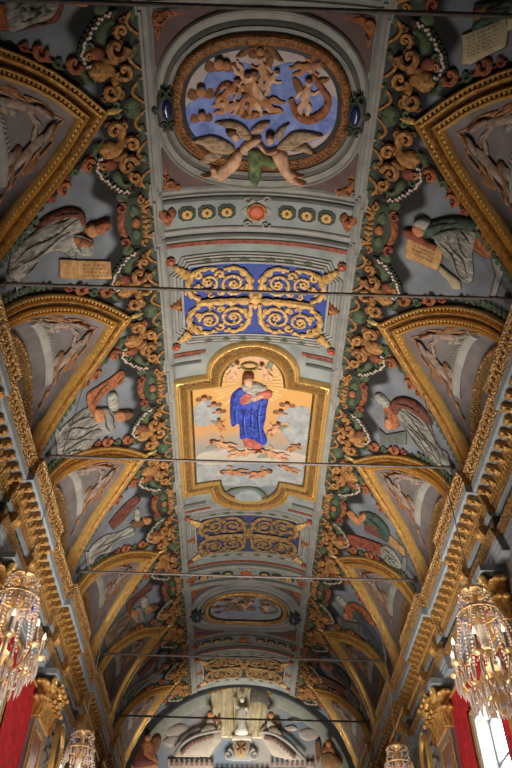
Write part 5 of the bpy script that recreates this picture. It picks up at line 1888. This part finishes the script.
def curtain(sd, ya, yb, z0, z1, lab, x=4.88):
    n = max(12, int((yb-ya)*24))
    mb = MB()
    def row(z, amp, dx):
        return [(sd*(x-dx-amp*(1+math.sin(i*1.1+.4*math.sin(i*.3)))), ya+(yb-ya)*i/n, z) for i in range(n+1)]
    mb.loft([row(z1, .02, 0), row((z0+z1)/2, .035, .01), row(z0, .04, .01)], closed=False)
    t = Thing('red_curtain', lab, 'curtain', (sd*x, (ya+yb)/2, z1), 'red damask hangings')
    t.part('cloth', mb, REDD)
    mb = MB()
    mb.tube3([(sd*(x-.05), ya, z1), (sd*(x-.05), yb, z1)], .035, 8)
    t.part('gold_border', mb, GOLD)
BN = {1: 'near', 2: 'middle', 3: 'far'}
for sd in (-1, 1):
    y = 14.05 if sd > 0 else 13.3
    curtain(sd, ROD[2]+.56, y-WHW-.22, 1.5, 7.1, 'red damask curtain on the near side of the middle %s window' % SIDE[sd])
    curtain(sd, y+WHW+.22, ROD[3]-.56, 1.5, 7.1, 'red damask curtain on the far side of the middle %s window' % SIDE[sd])
    curtain(sd, y-WHW-.22, y+WHW+.22, WZ1+.22, 7.1, 'red damask pelmet above the middle %s window' % SIDE[sd])
    for k in (3, 4):
        ya, yb = ROD[k]+.54, ROD[k+1]-.54
        yc = (ya+yb)/2
        mb = MB()
        t = Thing('carved_panel', 'grey carved wall panel holding a gilded oval, %s wall, %s' % (SIDE[sd], 'nearer one' if k == 3 else 'farther one'), 'wall panel', (sd*4.9, yc, 6.7), 'carved grey panels with ovals')
        mb.box((sd*4.86, ya, 6.0), (sd*4.948, yb, 7.5))
        t.part('panel', mb, mat('carved_grey_stone', '#6f6a64', .75, 0, .4, 9, .8, 14), smooth=False)
        mb = MB()
        sweep(mb, [(yc+.42*math.cos(2*pi*i/36), 6.78+.62*math.sin(2*pi*i/36)) for i in range(36)], [(-.1, 0), (-.09, .05), (-.03, .12), (.03, .08), (.08, .1), (.1, 0)], lambda p, q, h=0.: Vector((sd*(4.86-h), p, q)))
        fr = t.part('oval_frame', mb, GOLD2)
        mb = MB()
        relief(mb, [(yc+.34*math.cos(2*pi*i/28), 6.78+.54*math.sin(2*pi*i/28)) for i in range(28)], lambda p, q, h=0.: Vector((sd*(4.86-h), p, q)), .01, .05, False)
        t.part('oval_field', mb, mat('dark_oval_field', '#4a4440', .6, 0, .3, 6), fr)
        for f in (-1, 1):
            mb = MB()
            for i in range(3):
                mb.tube3([(sd*(4.84), yc+f*(.85+.22*math.cos(rad(a))), 6.6+.3*i-.2+.15*math.sin(rad(a))) for a in range(0, 300, 30)], .045, 6)
            t.part('relief_scroll', mb, MATS['carved_grey_stone'])
        mb = MB()
        mb.loft([[(sd*x, ya, z) for x, z in ((4.948, 6.0), (4.80, 6.0), (4.78, 5.94), (4.84, 5.84), (4.86, 5.8), (4.948, 5.8))], [(sd*x, yb, z) for x, z in ((4.948, 6.0), (4.80, 6.0), (4.78, 5.94), (4.84, 5.84), (4.86, 5.8), (4.948, 5.8))]])
        t.part('gilded_ledge', mb, CARV2)
    curtain(sd, ROD[3]+.56, ROD[4]-.56 if True else 0, 1.5, 5.8, 'red damask hanging under the gilded oval on the %s wall' % SIDE[sd], 4.86)
    yc, zc = 18.2, 4.3
    mp3 = lambda p, q, h=0.: Vector((sd*(4.74-h), p, q))
    t = Thing('arched_picture', 'dark round-topped picture in a gilt frame on red damask, %s wall' % SIDE[sd], 'picture', (sd*4.74, yc, zc), 'round-topped pictures on the side walls')
    ol = [(yc-.55, zc-.8), (yc+.55, zc-.8), (yc+.55, zc+.5)]+[(yc+.55*math.cos(rad(a)), zc+.5+.55*math.sin(rad(a))) for a in range(15, 180, 15)]+[(yc-.55, zc+.5)]
    mb = MB()
    sweep(mb, ol, [(-.02, -.06), (-.02, .02), (.03, .06), (.09, .04), (.11, -.06)], mp3)
    t.part('frame', mb, GOLD)
    mb = MB()
    relief(mb, ol, mp3, .0, .0, False, .3)
    t.part('canvas', mb, mat('dark_picture_paint', '#33261f', .5, 0, .5, 4))
# ------------------------------------------------------------------ crystal chandeliers
CRY = mat('crystal_drops', '#f3e2d8', .12, 0, .06, 10)
CRY.node_tree.nodes['Principled BSDF'].inputs['Transmission Weight'].default_value = .2
CGOLD = mat('pale_gilt_metal', '#e0b880', .3, .55, .15, 8)
WAX = mat('white_candle', '#f1e6d8', .5, 0, .04, 5)
FLAME = mat('lit_candle_bulb', '#ffe9c8', .4, 0, .02, 5, emit=2.0)
JEWB = mat('blue_glass_jewel', '#3a3fae', .15, 0, .1, 5)
JEWR = mat('pink_glass_jewel', '#c0506a', .15, 0, .1, 5)
def strand(mb, a, b, sag, r=.022, gap=.055):
    a, b = Vector(a), Vector(b)
    n = max(3, int((a-b).length/gap))
    for i in range(n+1):
        u = i/n
        p = a.lerp(b, u)
        p.z -= sag*4*u*(1-u)
        mb.ball(p, r*(1.25 if i % 4 == 0 else .9), 5, 3)
def chandelier(loc, lab, cordtop, sc=1., rot=0., detail=True):
    X, Y, Z = loc
    t = Thing('chandelier', lab, 'chandelier', loc, 'crystal chandeliers hanging along the nave')
    q = lambda x, y, z: (X+sc*(x*math.cos(rot)-y*math.sin(rot)), Y+sc*(x*math.sin(rot)+y*math.cos(rot)), Z+sc*z)
    mb = MB()
    cordtop = (cordtop[0], cordtop[1], Z+(cordtop[2]-Z)/1.14)
    t.o.scale = (1, 1, 1.14)        # tall, slender build
    mb.tube3([cordtop, (X, Y, Z+.02)], .011, 6)
    t.part('cord', mb, mat('grey_cord', '#8d8680', .7, 0, .1, 8))
    mb = MB()
    mb.lathe((X, Y, Z), [(r*sc, z*sc) for r, z in ((.02, .05), (.06, 0), (.16, -.06), (.2, -.1), (.08, -.16), (.05, -.24), (.1, -.42), (.13, -.55), (.06, -.68), (.05, -1.05), (.09, -1.12), (.05, -1.2), (.06, -1.34), (.2, -1.44), (.24, -1.52), (.12, -1.62), (.07, -1.72), (.14, -1.84), (.1, -1.96), (.02, -2.06))], 14)
    t.part('stem', mb, CGOLD)
    mb = MB()
    mb.lathe((X, Y, Z), [(r*sc, z*sc) for r, z in ((.02, -.68), (.075, -.7), (.085, -1.04), (.02, -1.06))], 12)
    t.part('glass_column', mb, WAX)
    for rr, z in ((.26, -.14), (.36, -.5)):
        mb = MB()
        mb.tube3([q(rr*math.cos(2*pi*i/24), rr*math.sin(2*pi*i/24), z) for i in range(25)], .022*sc, 6)
        t.part('hoop', mb, CGOLD)
    NA = 8
    for i in range(NA):
        a = 2*pi*i/NA
        ca, sa = math.cos(a), math.sin(a)
        c = lambda r, z: q(r*ca, r*sa, z)
        mb = MB()
        mb.tube3(catmull([c(.1, -1.5), c(.26, -1.72), (c(.46, -1.66)), c(.58, -1.48), c(.62, -1.4)], False, 4), .026*sc, 6)
        mb.lathe(c(.62, -1.4), [(r*sc, z*sc) for r, z in ((.02, -.02), (.1, .02), (.11, .04), (.04, .04), (.035, .08))], 10)
        arm = t.part('arm', mb, CGOLD)
        mb = MB()
        mb.lathe(c(.62, -1.36), [(r*sc, z*sc) for r, z in ((.033, 0), (.033, .26), (.01, .265))], 8)
        cn = t.part('candle', mb, WAX, arm)
        mb = MB()
        mb.lathe(c(.62, -1.1), [(r*sc, z*sc) for r, z in ((.012, 0), (.032, .035), (.024, .08), (.004, .13))], 8)
        t.part('bulb', mb, FLAME, arm)
        mb = MB()
        strand(mb, c(.26, -.16), c(.36, -.5), .03)
        strand(mb, c(.36, -.5), c(.61, -1.34), -.05 if i % 2 else .06)
        strand(mb, q(.37*math.cos(a+.39), .37*math.sin(a+.39), -.5), q(.5*math.cos(a+.39), .5*math.sin(a+.39), -1.45), .02)
        t.part('crystal_strand', mb, CRY)
        mb = MB()
        b2 = a+2*pi/NA
        strand(mb, c(.62, -1.4), q(.62*math.cos(b2), .62*math.sin(b2), -1.4), .14)
        strand(mb, c(.3, -.2), q(.3*math.cos(b2), .3*math.sin(b2), -.2), .07)
        strand(mb, c(.42, -1.7), q(.42*math.cos(b2), .42*math.sin(b2), -1.7), .12)
        t.part('crystal_swag', mb, CRY)
        mb = MB()
        for r, z, l in ((.62, -1.43, .26), (.57, -1.5, .2), (.45, -1.68, .26), (.3, -1.62, .22), (.36, -.52, .18), (.2, -1.9, .14)):
            for da in (0, .25, .5):
                p = q(r*math.cos(a+da), r*math.sin(a+da), z-.02)
                mb.lathe(p, [(r_*sc, z_*sc) for r_, z_ in ((.006, 0), (.02, -.05), (.026, -l*.65), (.004, -l))], 5)
        t.part('crystal_drops', mb, CRY)
        if i % 2 == 0:
            mb = MB()
            mb.ball(c(.3, -.62), .045*sc, 6, 4, (1, 1, 1.2))
            t.part('glass_jewel', mb, JEWB if i % 4 == 0 else JEWR)
    l = bpy.data.lights.new('crystal_fill', 'POINT')  # added point lamp in the stem, brightens crystals and candles
    l.energy, l.color, l.shadow_soft_size = 36*sc, (1, .85, .66), .5
    o = bpy.data.objects.new('crystal_fill', l)
    COL.objects.link(o)
    o.parent = t.o
    o.location = (0, 0, -1.0*sc)
    return t
def cord_top(x, y):
    return (x, y, VH+VR*math.sqrt(1-(x/VW)**2)-.01)
chandelier((4.0, 10.7, 6.76), 'large crystal chandelier hanging on the right, before the window', cord_top(4.0, 10.7), .96, .2)
chandelier((-3.95, 10.7, 6.82), 'large crystal chandelier hanging on the left', cord_top(-3.95, 10.7), .96, .35)
chandelier((4.05, 18.9, 7.2), 'small farther crystal chandelier low on the right', cord_top(4.05, 18.9), .95, .1)
chandelier((-4.05, 18.3, 7.12), 'small farther crystal chandelier low on the left', cord_top(-4.05, 18.3), .95, .3)
for o in bpy.data.objects:      # close-set beadwork, petals and drops that nobody could count
    if o.parent and o.name.split('.')[0] in ('bead_row', 'rim_leafwork', 'white_flowers', 'pink_flowers', 'crystal_drops', 'crystal_strand', 'crystal_swag', 'dentil_row', 'flower_row', 'leaf_rope', 'lettering', 'light_rays', 'petals', 'buds', 'dentils', 'modillions', 'gilded_fillets'):
        o['kind'] = 'stuff'
